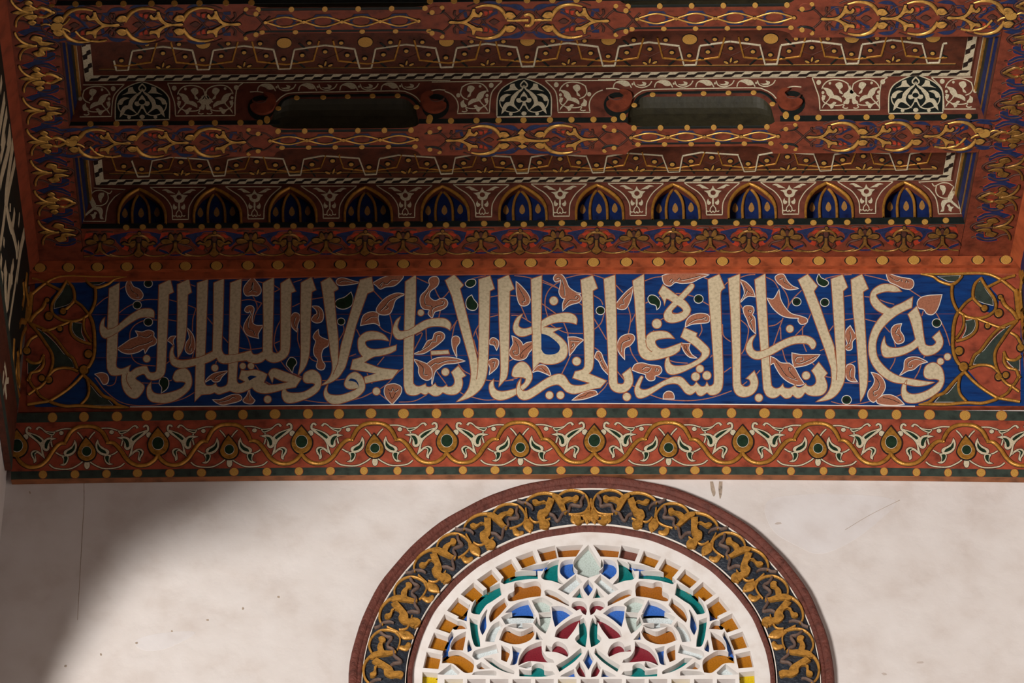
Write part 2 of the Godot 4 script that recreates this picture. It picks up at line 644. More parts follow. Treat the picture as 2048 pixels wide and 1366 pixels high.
func leaf(id: String, s: String, curl := "", curl2 := "") -> void:
	frame(id)
	poly("terracotta", s, 0.45, 0.5, 0.2, "white_line", 1.5)
	for k in [curl, curl2]:
		if k:
			line("ink", k, 7, 0.95, 0.14)
			fx += 5 / fs
			fy += 5 / fs
			line("white_line", k, 5, 0.95, 0.1)
			frame(id)
	part("painted_leaf", owner_of)

func green(id: String, s: String) -> void:
	frame(id)
	poly("leaf_green", s, 0.45, 0.5, 0.2, "white_line", 1.4)
	part("green_leaf", owner_of)

func green_dot(id: String, x: float, y: float, r: float) -> void:
	frame(id)
	dot("leaf_green", x, y, r, 0.45, 0.5, 0.2, "white_line", r * 0.92, 1.3)
	dot("black_green", x, y, r * 0.5, 0.9, 0.15, 0.0)
	part("green_berry", owner_of)

func vines(id: String, list: Array) -> void:
	frame(id)
	for s in list:
		line("vine_pink", s, 11, 0.3, 0.25)
		part("vine_stem", owner_of)

func build_panel() -> void:
	var t := thing("inscription_panel", "long blue painted panel with cream Arabic script, curling vines and gilded end medallions", "panel", on(SP, 1040, 812))
	owner_of = t
	S = SP
	frame("px")
	# red ground board, then the three blue planks with their joints
	plank("orange_dark", SP, "60,570! 700,556! 1045,552! 1500,550! 2036,552! 2054,815! 1040,815! 36,824!", 0.014)
	part("ground_board", t)
	S = SP
	poly("blue", "70,562! 700,551! 1045,547.5! 1500,546! 2035,546! 2040,627.5! 1045,627.5! 70,629!", -0.4, 0.5, 0.2)
	part("plank", t)
	poly("blue", "70,629.8! 1045,628.3! 2040,628.3! 2046,709.6! 1045,709.6! 70,716!", -0.4, 0.5, 0.2)
	part("plank", t)
	poly("blue", "70,716.8! 1045,710.4! 2046,710.4! 2052,812! 1830,812! 1400,808! 1045,806.5! 700,810! 70,814!", -0.4, 0.5, 0.2)
	part("plank", t)
	line("white_line", "150,560 700,550.6 1045,547 1500,545.4 1850,545.4", 1.8, 0, 0.9)
	part("edge_line", t)
	line("white_line", "260,814 700,810.4 1045,806.8 1400,808.4 1830,812.6", 1.8, 0, 0.9)
	part("edge_line", t)
	vines("A", ["0,360 80,290 130,262", "240,190 330,140", "450,105 620,98 800,102 980,160", "230,425 300,370 400,320 500,290 620,290", "720,290 800,310", "910,345 985,375", "340,690 345,600 400,530 500,490 620,490", "710,485 800,500", "985,380 955,480 950,600", "970,780 950,860", "350,800 370,870 440,920 590,938", "690,920 740,880", "210,1040 190,1110 130,1130 60,1080", "430,1100 520,1105 640,1105", "720,1085 750,1075", "0,1050 100,1180 250,1290 430,1325 650,1310 850,1260 970,1195", "1095,465 1150,530", "1245,650 1300,710", "1185,890 1175,930"])
	vines("B", ["110,100 180,98", "240,105 320,125", "105,300 200,290 310,325", "310,325 250,420 225,520", "220,250 260,330 265,390", "95,530 130,590 180,680 205,780", "80,755 190,775 325,760", "430,150 490,190", "435,215 480,190", "495,490 450,580 430,720 465,810", "430,720 495,690", "610,360 680,325", "800,285 910,268", "620,120 700,95", "820,80 960,68 1060,80", "665,570 660,680 690,780", "775,850 830,890 985,895", "495,890 560,970 620,1010 700,1045", "900,1080 1040,1075 1120,1065", "1050,480 1100,530 1110,600 1060,690", "1235,580 1270,650", "1150,850 1230,820", "720,1270 850,1290 960,1300", "1160,1280 1300,1240 1400,1190", "250,930 300,1010", "350,1090 400,1120"])
	vines("C", ["85,205 165,290", "240,430 265,560 240,740", "-20,1240 60,1200", "150,1160 230,1100 320,1000 375,960", "130,540 180,590 250,620", "185,850 120,930", "20,1010 70,1110", "140,1210 220,1270", "330,1290 480,1280 600,1220", "500,75 630,135", "680,180 740,280 820,210", "720,470 735,400", "500,640 560,620 480,780", "595,560 600,690", "640,790 650,870", "830,590 900,490", "970,130 1050,85 1180,55", "850,660 870,560 890,510", "1220,265 1300,250", "1220,460 1300,440", "980,370 1000,360", "1060,650 1075,600 1110,540", "1060,680 1090,790 1110,830", "1080,590 1110,690", "700,990 790,1110", "910,915 960,980 1030,1020", "930,1195 970,1220", "1040,1240 1180,1270 1320,1260", "1180,1075 1310,1085 1450,1075", "1300,45 1400,45"])
	vines("D", ["140,55 300,80 570,180", "100,250 160,255", "285,290 305,290", "410,100 520,150 575,185", "205,350 270,500", "110,445 190,450 305,515", "640,80 780,48 900,48 1020,85", "410,330 550,430", "590,110 500,170 450,250 440,350 470,470", "620,510 660,610 665,680", "490,530 570,580 660,615 810,620", "770,320 810,350", "915,250 980,290 1005,340", "1015,430 985,520 920,580", "915,470 970,560 1040,680", "690,830 650,920 600,1020", "410,640 440,710 435,780 410,820", "1130,145 1200,220", "1250,360 1275,460 1265,560 1250,630", "1320,430 1280,510", "1265,740 1290,820 1350,910", "1145,990 1210,1070", "1290,1130 1320,1140", "925,760 970,790", "55,1085 170,1055", "1050,1100 1020,1150 950,1220", "90,890 140,865"])
	vines("E", ["235,110 330,75 420,65", "250,325 275,310", "380,265 400,255", "545,230 620,235 720,260", "810,310 870,345", "545,340 570,350", "430,470 390,490", "330,590 320,615", "500,415 560,425 610,405", "680,430 690,455", "790,530 800,590 770,650", "480,880 540,900 660,910", "300,1220 400,1255 500,1270 700,1275 900,1245 1090,1180", "345,1030 400,1050 480,1060", "1000,530 1010,640 1080,700", "1015,1000 1085,950", "880,855 900,835", "1180,490 1250,560 1245,660 1215,770 1185,820", "1170,330 1210,400", "1190,1130 1240,1090", "1330,1020 1365,980", "1170,75 1250,50 1320,45", "1020,150 1050,120", "820,75 860,90"])
	vines("F", ["245,65 330,110 375,180", "405,165 450,230 475,310 465,380", "600,200 520,280 475,350", "280,550 350,535 410,490", "420,470 370,610 325,740", "395,560 400,680", "415,780 440,870 465,910", "690,430 640,530 540,640", "610,550 615,700 650,800", "700,900 725,930", "830,85 950,55 1090,45", "1215,50 1330,75 1460,110", "1020,260 1090,245", "1215,260 1270,265", "1020,490 1110,475", "1220,480 1340,510", "910,545 870,600", "1030,930 1130,890", "1020,1100 1150,1105 1280,1085", "890,1285 990,1310 1100,1315 1200,1300 1280,1280", "780,790 825,770", "830,1040 890,1050"])
	vines("G", ["340,290 400,315 480,335", "625,190 740,265", "750,450 765,400", "890,420 940,510 990,620 1025,740", "380,545 440,610", "480,700 495,750", "490,860 480,900 440,970", "745,920 720,990 680,1060", "490,1240 550,1215", "380,1040 350,1050", "775,840 770,860"])

	leaf("A", "340,100! 375,165 430,190 465,235 460,270 430,290 380,285 340,260 310,210 305,150 320,115", "340,150 365,210 410,240 425,270 395,260")
	leaf("A", "220,768! 290,720 350,680 420,650 400,600! 460,610 520,592 570,610 572,650 600,690 580,730 530,750 490,810! 475,770 420,800 340,818 270,805", "280,770 340,775 420,740 500,720 560,690", "430,640 500,660 550,630")
	frame("A")
	shape("white_line", oval(440, 712, 30, 12, 12, -0.6), 0.9, 0.2, 0.1)
	part("seed", t)
	leaf("A", "710,690! 740,655 785,650! 760,690 770,740! 740,710")
	leaf("A", "900,570! 950,630 970,700 970,770 940,815 905,812 882,775 895,710 925,660", "935,640 930,720 910,770 935,790 940,760")
	leaf("A", "1075,1095! 1110,1050 1160,1015 1220,1000 1292,990! 1240,1040 1210,1085 1160,1090 1130,1065", "1260,1005 1190,1040 1165,1065 1195,1065")
	leaf("A", "1155,1270! 1220,1270 1290,1240 1350,1220 1410,1225 1430,1260 1390,1285 1330,1300 1250,1315 1195,1300", "1210,1290 1300,1270 1340,1240 1375,1250")
	leaf("A", "5,1020! 60,1008 110,1020 130,1060 118,1105 85,1115 62,1085 45,1055", "40,1025 85,1050 95,1085")
	green("A", "640,1070 665,1050 705,1065 718,1110 700,1160 650,1198! 655,1150 630,1110")
	green_dot("A", 520, 135, 38)
	green_dot("A", 412, 345, 38)
	green_dot("A", 520, 510, 40)
	leaf("B", "218,75! 260,120 298,180 295,225 260,252 218,245 165,252 138,220 140,170 180,115", "180,215 215,190 225,120 210,190 260,215")
	leaf("B", "190,352 155,370 148,400 175,415 195,400! 205,430 170,480 140,540 140,590 180,640 275,665! 275,620 320,545! 260,545 220,520 215,470 232,390 220,360", "210,420 180,500 180,570 230,600 240,640", "185,390 200,385 205,400")
	leaf("B", "600,460 625,425 665,430 680,470 660,530 650,600! 610,560 600,510", "640,460 625,520 645,570")
	leaf("B", "805,358! 860,360 900,400 910,460 890,505 840,515 800,490 820,450 850,430 840,390", "850,380 870,430 850,480")
	leaf("B", "860,590! 875,650 960,690! 955,740 910,770 890,830 900,890 925,930 910,970 870,970 845,940 860,880 825,830 820,770 840,700 815,660 830,620", "855,640 885,710 860,780 880,880 890,930", "885,710 930,710")
	leaf("B", "1040,110 1070,85 1120,85 1200,110 1260,125! 1180,140 1090,150 1050,140", "1070,120 1110,105 1190,120")
	leaf("B", "190,1165! 195,1220 240,1275! 215,1305 160,1300 130,1275 165,1230", "185,1220 190,1270")
	green("B", "1180,222! 1198,280 1185,345 1120,380 1060,372 1028,335 1050,295 1120,270")
	green("B", "560,900 590,860 630,870 648,910 620,950 608,1000! 580,960 555,930")
	green_dot("B", 1085, 505, 34)
	leaf("C", "80,130! 160,85 260,55 360,55 370,75! 330,120 280,155 200,165 150,185 115,155", "140,150 170,120 210,140 260,100 320,100", "150,165 165,140")
	leaf("C", "385,240! 310,230 230,260 165,310 115,380 125,420 180,438 240,425 270,370 300,290", "350,245 240,300 200,350 150,400", "200,345 225,370 190,390")
	leaf("C", "-40,540! -20,460 20,425 80,412 130,430 125,470 140,540! 90,520 40,525", "0,500 60,460 110,460")
	leaf("C", "720,110 700,72 650,75 625,105 635,145! 600,200 545,260 545,340 575,380 630,390 620,430 655,470! 680,410 740,390 790,360 805,320 780,285 735,285 690,305 650,290 625,255 640,205 700,160", "620,200 580,270 590,340 640,350 660,370", "650,440 660,380 720,350 760,340 770,310 745,305")
	leaf("C", "485,820! 560,780 610,700 660,680 680,625 730,608 770,630 770,670 720,720 650,770 570,815", "530,795 620,740 650,700 690,700 700,640 740,640 740,665")
	leaf("C", "855,665 890,650 920,670 920,710 890,760 895,850! 860,770 850,710", "880,690 870,760 885,810")
	leaf("C", "480,875! 540,895 600,920 640,960 655,1020 640,1060 600,1075 550,1050 525,1000 525,950", "510,900 570,960 570,1020 610,1025")
	leaf("C", "605,920! 680,870 780,855 880,865 970,890! 880,910 780,920 720,960 680,1000 650,1130! 660,1020 650,960", "640,940 690,905 710,915 800,885 900,885")
	leaf("C", "265,1310! 210,1250 190,1190 205,1135 255,1118 300,1118 350,1145 350,1200 310,1260", "225,1165 255,1190 270,1150 290,1190 325,1165", "240,1200 265,1260 300,1200")
	leaf("C", "1220,690 1250,665 1295,690 1302,730 1285,780! 1260,735 1222,725", "1240,700 1265,700 1275,740")
	leaf("C", "1205,900 1240,870 1290,875 1302,910 1280,960 1215,1018! 1225,960", "1240,905 1265,895 1255,950")
	green("C", "985,130 1015,100 1070,100 1075,140 1030,170 990,155")
	green("C", "1040,250! 1060,290 1098,340 1080,385 1040,392 1000,370 988,320 1005,275")
	leaf("D", "160,120! 205,160 265,230 290,290 275,335 230,350 190,330 165,240", "180,170 225,250 245,300 215,310 225,325")
	leaf("D", "525,85 545,50 600,50 640,100 670,170 740,220 800,235! 700,240 640,275 605,270 578,220 590,150 595,100 545,115", "600,90 625,180 630,250", "545,85 580,75 590,95")
	leaf("D", "615,395! 615,330 650,260 710,235 770,245 790,280 770,315 700,335 650,360", "630,350 680,295 740,295 765,270 740,255 735,275")
	leaf("D", "120,650! 165,670 210,710 220,745! 260,715 320,705! 310,770 280,810 250,860 190,880 130,865 95,820 105,770 130,720", "145,690 180,750 180,820 140,830 125,790 150,790", "305,730 220,800 195,850 220,855 225,830")
	leaf("D", "400,690! 450,682 510,690! 450,712 405,715")
	leaf("D", "665,660! 740,660 812,685! 750,740 715,790 680,830! 675,750", "685,690 770,695", "700,740 715,710 720,740 690,770")
	leaf("D", "318,1000! 370,940 430,935 470,970 495,1035! 430,1005 370,985", "380,955 410,965 455,1005")
	leaf("D", "710,1270! 790,1215 870,1185 930,1185 948,1215! 900,1235 810,1262", "760,1250 830,1230 860,1205 910,1205")
	leaf("D", "930,840 950,800 985,815 1010,880 1050,960 1055,1020! 1000,960 965,890 930,860", "960,830 980,870 1000,920 1030,970", "975,890 990,880")
	leaf("D", "1298,165! 1280,260 1255,330 1220,380 1160,380 1132,350 1160,300 1230,220", "1270,220 1200,290 1210,330 1170,340 1165,360")
	leaf("D", "1215,870! 1160,800 1148,730 1180,660 1250,630 1300,640 1310,680 1270,735 1215,770", "1180,800 1190,720 1240,690 1270,680 1250,655")
	green_dot("D", 980, 398, 40)
	leaf("E", "415,60! 480,42 600,38 740,40 862,50! 780,80 700,120 600,130 540,120 490,155 440,140 420,100", "480,115 500,90 520,105 500,125", "560,100 580,80 600,100 660,90 780,60")
	leaf("E", "640,555! 650,500 690,455 760,430 840,435 872,465 860,510 780,520 700,530", "660,530 730,490 790,480 840,460 840,490 815,480")
	leaf("E", "595,720! 680,725! 670,770 700,830 745,860! 680,850 630,800", "640,790 625,745 645,740 650,790 690,835")
	leaf("E", "118,975! 150,925 220,912 290,930 340,935 390,945 405,985 380,1020 340,1035 335,1070 290,1080 255,1050 250,1020 180,1000", "215,970 250,945 300,960 260,1000 220,985", "360,990 375,970 350,960 345,990")
	frame("E")
	poly("terracotta", "425,1258! 428,1220 450,1195 480,1188 510,1200 525,1230 525,1258!", 0.35, 0.5, 0.2, "white_line", 1.5)
	part("painted_leaf", t)
	leaf("E", "1172,100! 1230,125 1290,190 1315,260! 1240,260 1172,320! 1215,240 1205,170", "1200,130 1240,200 1290,240", "1240,200 1200,280")
	leaf("E", "1205,380 1230,355 1290,360 1305,400 1290,440 1315,480 1322,620! 1270,560 1240,480 1215,430", "1250,400 1280,390 1270,415 1250,400", "1300,590 1270,500 1290,480 1265,450 1255,460")
	green("E", "275,280 300,250 350,260 390,310 385,360 362,385! 350,345 295,325")
	green_dot("E", 767, 285, 42)
	leaf("F", "345,75 375,50 425,50 460,110 510,160 565,182! 490,192 440,180 400,150 365,120", "380,95 420,80 430,120 500,170")
	leaf("F", "380,200! 395,290 440,370 500,430 590,455 650,480 650,515 600,530 570,500 575,470! 480,465 400,440 320,370 268,280! 330,285", "300,290 345,310 335,370 420,430 520,455", "400,420 370,390 390,385 440,430")
	leaf("F", "510,815! 590,830 680,830 775,830! 720,890 640,930 528,950! 512,880", "740,845 600,910 540,900 550,855 610,850 610,885 580,885")
	leaf("F", "300,850! 345,870 400,910 480,915! 530,960 580,1050 625,1115! 560,1125 470,1090 400,1030 350,950 330,910 300,925!", "350,890 400,960 460,1040 560,1080", "540,1060 480,990 480,950 495,965")
	leaf("F", "1075,550! 1110,610 1138,655! 1095,700 1090,770 1050,782 1030,755 1050,720 1030,650 1040,590", "1070,600 1080,660 1060,720", "1050,760 1070,745")
	leaf("F", "1035,960 1065,925 1110,940 1118,990 1115,1050 1140,1090! 1080,1085 1040,1050", "1085,960 1070,1000 1075,1050 1110,1075")
	leaf("F", "1285,1005! 1350,1025 1400,1080 1415,1150 1380,1220 1340,1260 1300,1290 1255,1250 1255,1190 1300,1130 1315,1070", "1320,1050 1360,1110 1340,1170 1300,1190 1310,1230 1335,1215")
	green("F", "770,42! 790,80 850,110 858,140 820,162 770,140 752,95")
	green_dot("F", 553, 312, 40)
	green_dot("F", 827, 318, 40)
	green_dot("F", 1040, 1270, 44)
	leaf("G", "402,30! 470,55 540,75 600,85 655,100 668,145 640,185 570,180 500,145 430,110", "430,60 500,110 540,90 555,115", "620,125 600,100 590,125")
	leaf("G", "942,247! 920,330 890,400 850,435 800,425 770,385 720,370 708,320 740,275 810,255 870,250", "920,270 870,310 820,330 770,310 760,330 790,350", "850,330 860,375 800,385")
	leaf("G", "548,530! 535,590 570,650 570,700 520,720 490,700 460,640 455,580 490,540", "520,560 490,620 530,640 545,680 520,690")
	leaf("G", "535,1030! 575,970 585,890 630,858 700,855 755,875 800,900! 730,920 670,970 610,985", "770,895 690,870 620,900 610,940 645,950 655,925")
	leaf("G", "375,1225! 450,1225 520,1260 572,1310! 480,1320 380,1315 320,1300 315,1265", "370,1245 460,1270 530,1300", "330,1290 310,1260 350,1280")
	green_dot("G", 895, 520, 42)

	# the script, letter by letter from the right end backwards; dark lines show which stroke lies over another
	letter("A", "140,183! 238,130! 232,300! 213,840! 205,930 225,962 270,968 345,935! 330,975 345,1000 400,962 470,942 508,945! 525,990 548,1005 590,1000 603,955 612,700! 620,300! 625,150! 735,95! 766,217! 720,238! 700,700! 688,950 668,1030 620,1065 560,1075 512,1058 490,1025 470,1015! 425,1032 397,1052 400,1072 440,1098 475,1128 478,1160 447,1215 400,1253 340,1240 285,1180 262,1100 262,1040 268,1020! 200,1032 150,1020 120,965! 115,850! 125,500!")
	letter("A", "805,145! 915,92! 942,220! 905,240! 893,560! 878,690 850,790 808,862! 802,700! 806,400!")
	letter("B", "-318,130! -216,95! -223,300! -243,800! -250,1050 -248,1100 -233,1130 -198,1135 -165,1128! -138,1108! -126,1140 -88,1150 -35,1130 -18,1090! -8,700! 5,130! 112,88! 100,450! 78,860! 65,1050 72,1100 100,1115 150,1093! 90,1062! 112,982! 170,988 240,978 300,992 362,1022! 335,1090 320,1108! 250,1125 190,1165 120,1195 60,1200 0,1180! -60,1200 -110,1215 -150,1195! -190,1210 -250,1215 -280,1218! -342,1282! -338,1100! -325,600!", ["172,1052! 205,1035 262,1045! 225,1062 190,1085!"])
	letter("B", "375,1018! 400,978 440,966 500,985 600,1022 695,1062! 640,1145! 540,1163 450,1188 360,1206 290,1200 240,1175 215,1145! 260,1120 330,1100! 380,1128! 480,1118 572,1096! 500,1082 425,1046! 413,1102!")
	letter("B", "-548,740! -553,810 -530,860 -480,882 -380,872 -280,845 -168,795! -160,500! -158,130! -60,88! -70,500! -82,740 -75,800 -50,830 0,830 80,820 205,790! 225,825 270,827 322,800! 328,500! 322,130! 428,75! 420,500! 412,770 430,812 465,815 495,785! 497,500! 497,135! 580,82! 640,208! 597,225! 590,600! 582,770 555,845 495,888 430,905 380,893 345,868! 305,900 245,912 185,900 165,885! 80,895 0,912 -60,915 -110,895 -130,858! -220,905 -330,930 -420,952 -490,958 -560,930 -585,880 -585,815 -570,765")
	seam("B", "-550,862 -480,884 -380,874 -280,848 -168,798")
	seam("B", "-50,834 0,832 80,822 150,806")
	seam("B", "-60,917 0,914 80,897 165,887")
	letter("A", "95,468! 88,520 92,555 120,580! 175,570 240,530 310,470 380,420 450,385 530,380 565,395 578,420 575,468! 520,460 440,468 360,510 280,565 210,620 150,655 105,668 70,650 50,600 52,540 70,495")
	seam("A", "120,582 175,572 240,532")
	seam("A", "110,668 150,656 215,617")
	seam("A", "318,1010 305,1060 325,1120 360,1168")
	letter("A", "765,1040 790,990 850,965 895,970 930,1015 945,1090 925,1160 860,1225 780,1275 700,1298 600,1295 540,1278 510,1230 510,1150 548,1095! 548,1160 580,1205 650,1215 750,1195 840,1160 880,1120 880,1100 840,1090 790,1090 765,1065")
	letter("B", "715,1050 730,1010 790,980 840,990 880,1035 890,1100 870,1170 800,1230 700,1275 600,1300 540,1290 510,1240 512,1180 540,1150! 555,1190 620,1205 720,1195 800,1150 830,1120 800,1105 750,1105 720,1085")
	letter("B", "695,128! 795,72! 838,195! 798,215! 785,500! 778,760 760,880 720,970 665,1030! 690,900 692,700! 690,400!")
	letter("B", "890,122! 975,72! 1052,172! 1050,190 1013,212! 1035,480! 1055,680 1055,870 1068,840 1085,740! 1270,100! 1382,70! 1403,205! 1340,232! 1230,540! 1140,900 1100,990 1050,1055 980,1100 890,1128! 960,1070 995,1000 1000,930 985,830! 940,480! 910,250!")
	seam("B", "1060,850 1050,920 1005,1025")
	letter("B", "1118,1110 1150,1040 1205,1002 1250,1010 1295,1055 1318,1130 1300,1190 1230,1250 1130,1290 1030,1312 960,1290 920,1230 925,1170 955,1120! 945,1180 980,1220 1080,1225 1190,1190 1250,1155! 1180,1165 1135,1150", ["1155,1085! 1180,1063 1225,1075 1252,1110 1258,1150! 1235,1105 1190,1088"])
	letter("C", "-68,700 -50,655 0,615 60,602 130,610 190,640 230,692! 160,680 90,680 30,688 2,705 10,740 50,772 120,778 210,765 305,738! 300,785! 240,815 150,838 80,850 -10,905! 60,930 160,962 325,980! 268,1060! 130,1082 20,1105 0,1110! -5,1048! 110,1012! -40,985! -140,970! -118,880! -20,850! -60,790")
	letter("C", "395,118! 497,48! 495,300! 478,600! 468,1050 480,1120 520,1140 560,1130 590,1115! 600,1140 640,1145 685,1112! 705,1140 760,1148 795,1125! 810,1145 850,1138 875,1105 872,1060 845,1000! 910,940! 982,1032! 942,1055! 952,1110 930,1180 880,1215 810,1215 760,1195! 720,1225 670,1228 620,1198! 590,1218 545,1200! 500,1222 440,1222 400,1195 382,1130! 380,800! 390,400!")
	letter("C", "345,460! 318,540 325,580 350,602 420,590 500,545 580,500 660,478 760,475 810,495 838,535 828,588! 780,560 700,550 620,560 540,600 460,640 390,668 340,680 300,665 272,610 280,550 305,495")
	seam("C", "385,598 420,592 490,552")
	seam("C", "375,672 400,665 470,637")
	letter("C", "785,105! 870,48! 960,150! 925,185! 960,310! 1030,600! 1090,850 1100,920 1112,850! 1115,400! 1112,95! 1220,60! 1262,185! 1218,205! 1212,500! 1200,880 1185,1030 1150,1130 1090,1200 1010,1250 895,1288! 960,1230 1010,1160 1030,1080 1035,1000 1020,880! 930,560! 850,260!")
	seam("C", "1104,890 1100,980 1088,1072")
	letter("C", "1298,98! 1400,52! 1455,185! 1412,208! 1408,500! 1400,900 1385,1040 1350,1090 1308,1138! 1325,1000 1322,800! 1310,500!")
	letter("C", "645,795! 812,787! 822,820! 648,830!")
	letter("D", "118,1020 135,955 185,908 235,903 280,940 308,1000 312,1060 285,1115 235,1165 160,1215 80,1255 0,1272 -60,1252 -95,1205 -105,1140 -90,1100 -62,1072! -62,1130 -35,1175 22,1190 110,1175 180,1150 235,1110 252,1075 245,1060 200,1048 150,1048 125,1038")
	letter("D", "205,1062! 172,1110 162,1180 180,1240 225,1268 290,1258 370,1210 450,1155 520,1125 570,1122 610,1150 650,1190 720,1210 800,1195 900,1165 980,1150! 1038,1085! 940,1045 865,1015! 900,970 912,900! 915,600! 905,205! 950,180! 905,58! 790,100! 805,300! 820,600! 828,900 815,965 780,985 735,995! 712,1055! 790,1080 880,1105! 800,1130 720,1130 680,1110 650,1065 620,1030 570,1020 500,1040 420,1085 340,1140 270,1180 230,1185 205,1165 200,1115")
	seam("D", "165,1230 158,1180 175,1110 205,1062 198,1110 203,1160 228,1188")
	letter("D", "220,432! 188,500 182,550 210,572 255,575 312,558! 312,622! 240,648 180,645 140,610 130,560 145,505 175,460")
	letter("D", "400,505! 480,455 570,430 660,422 720,440 750,480 745,530! 690,515 600,510 520,520 450,548 398,580!")
	letter("D", "305,92! 408,58! 404,300! 400,575! 440,562 520,572 602,568! 515,608! 590,660 645,720 660,785 645,850 600,893 530,918 450,920 388,903! 322,972! 318,700! 312,400!", ["402,625! 470,645 540,695 582,745 578,790 545,820 480,830 430,818 404,780!"])
	seam("D", "310,560 318,640")
	seam("D", "402,505 400,580 402,625")
	letter("D", "1015,90! 1122,52! 1130,300! 1140,800! 1142,1080 1165,1115 1200,1115 1215,1090 1210,1050! 1195,1020! 1272,960! 1295,1050 1290,1120 1250,1175 1200,1198 1140,1195 1090,1165 1065,1110! 1055,800! 1035,400!")
	letter("E", "125,110! 232,45! 238,300! 245,640! 255,690 262,650 300,615 360,602 430,602 480,620 528,670! 470,665 400,672 355,685 342,705 355,740 390,770 440,772 520,745 600,715! 580,790! 520,830 440,855 360,875 270,880 210,850 180,790! 165,600! 145,300!")
	seam("E", "250,690 265,760 312,805")
	letter("E", "420,150! 560,255 640,310 682,370 685,410 650,465 590,500 510,517 455,503 435,465 505,400! 510,425 540,435 600,420 618,400 600,370 555,340 470,285! 450,282! 435,345! 425,300 378,225!")
	letter("E", "700,138 722,150 712,185 640,265 560,345 510,395 500,430! 452,502! 430,460 440,410 500,335 600,235 680,150")
	letter("E", "630,568! 750,620! 742,650! 800,700 860,760 873,800 855,850 780,910 690,960 590,1005 510,1022 460,1000 440,940 450,870 475,850! 485,900 510,930 560,940 650,930 720,900 780,860 800,820 770,780 700,720 595,655!")
	letter("E", "225,1048! 210,1038 190,1060 150,1140 145,1190 165,1240 205,1252 270,1230 350,1180 430,1130 500,1110 560,1115 600,1150 640,1200 690,1218 740,1185! 760,1220 800,1228 850,1195! 880,1220 930,1218 975,1190 1000,1130 1005,1000! 995,700! 980,280! 985,210 1022,175! 968,45! 860,95! 870,300! 895,600! 915,900! 920,1080 905,1125 870,1135 848,1100! 830,1135 790,1140 745,1098! 720,1130 690,1135 660,1110 620,1065 580,1045 510,1050 420,1090 330,1140 260,1170 215,1170 190,1150 200,1110")
	letter("E", "1058,88! 1168,42! 1168,300! 1175,800! 1175,1080 1195,1130 1230,1145 1265,1130 1275,1100 1260,1070 1235,1060! 1310,990! 1345,1080 1335,1160 1290,1215 1220,1240 1160,1230 1120,1190 1105,1130! 1098,800! 1080,400!")
	letter("F", "145,98! 245,40! 255,300! 275,700! 300,1080 315,1140 350,1160 390,1150 418,1118! 430,1150 470,1160 505,1150 538,1125! 555,1150 600,1150 640,1112! 660,1135 700,1138 735,1115 745,1080 730,1030 700,985! 768,905! 850,1010! 822,1045! 848,1120 840,1180 800,1220 730,1230 670,1220 635,1195! 600,1240 555,1250 512,1218! 490,1245 440,1252 395,1215! 350,1245 300,1248 255,1220 230,1160! 205,800! 170,400!")
	letter("F", "155,632! 120,700 122,760 150,795 200,795 290,760 380,710 480,665 570,645 650,648 710,675 740,720 725,765 700,772! 660,725 590,718 520,725 440,755 340,810 260,850 190,872 130,865 80,825 58,770 75,710 110,660")
	seam("F", "190,798 220,790 285,764")
	seam("F", "200,872 260,852 295,836")
	letter("F", "570,100! 660,45! 755,160! 720,210! 780,360! 860,600! 920,760 945,900! 932,700! 905,300! 890,92! 1000,48! 1048,170! 1005,208! 1018,500! 1025,900 1020,1060 990,1150 940,1220 870,1265 745,1288! 820,1240 870,1180 895,1090 890,960! 830,780! 700,420! 620,210!")
	seam("F", "920,770 945,950 938,1080")
	letter("F", "1085,98! 1190,45! 1250,185! 1200,215! 1215,500! 1245,1000! 1240,1120 1215,1210 1175,1285! 1168,1100! 1140,700! 1105,400!")
	letter("G", "548,210! 500,165 430,142 360,145 300,175 258,220 246,290 270,350 320,400 378,428! 310,510 258,610 232,730 240,850 285,950 370,1040 470,1095 580,1112! 610,1120 700,1135 790,1125 870,1100! 760,1088 650,1068 540,1045 440,995 360,920 315,850 300,760 310,680 350,590 420,510 500,445 580,400 650,370! 660,268! 560,325 490,355 440,380 380,345 330,300 302,250 330,230 400,212 480,215")
	letter("G", "615,435! 700,358! 745,480! 775,700 800,740 850,745 885,720 890,700! 855,660! 920,600! 955,690 940,760 880,815 800,838 755,820 725,780 715,745! 650,790 560,830 460,852 380,848 355,780 360,720 385,655! 395,720 430,755 500,765 580,750 650,715 690,680! 660,560! 635,480")
	letter("G", "770,1000 790,940 850,908 900,920 945,965 965,1040 960,1110 920,1180 840,1240 740,1285 660,1300 590,1285 555,1230 555,1150 580,1090 605,1072! 595,1130 600,1185 650,1215 740,1205 830,1165 900,1110 920,1080 880,1065 820,1065 780,1045")
	seam("G", "575,1112 605,1074 597,1125")
	marks("A", [[505, 868, 34], [1170, 958, 32]])
	marks("B", [[125, 940, 29], [205, 940, 31], [368, 1265, 35]])
	marks("C", [[545, 420, 30], [785, 998, 36], [112, 1187, 36]])
	marks("D", [[483, 1225, 36], [590, 1225, 36], [748, 893, 40], [525, 303, 40], [1238, 1240, 38]])
	marks("E", [[360, 527, 45], [780, 967, 36], [738, 1043, 40], [848, 1032, 40], [1355, 1250, 37]])
	marks("F", [[487, 577, 35], [645, 1033, 38], [185, 1250, 36]])
	marks("G", [[1000, 850, 32], [932, 895, 31]])

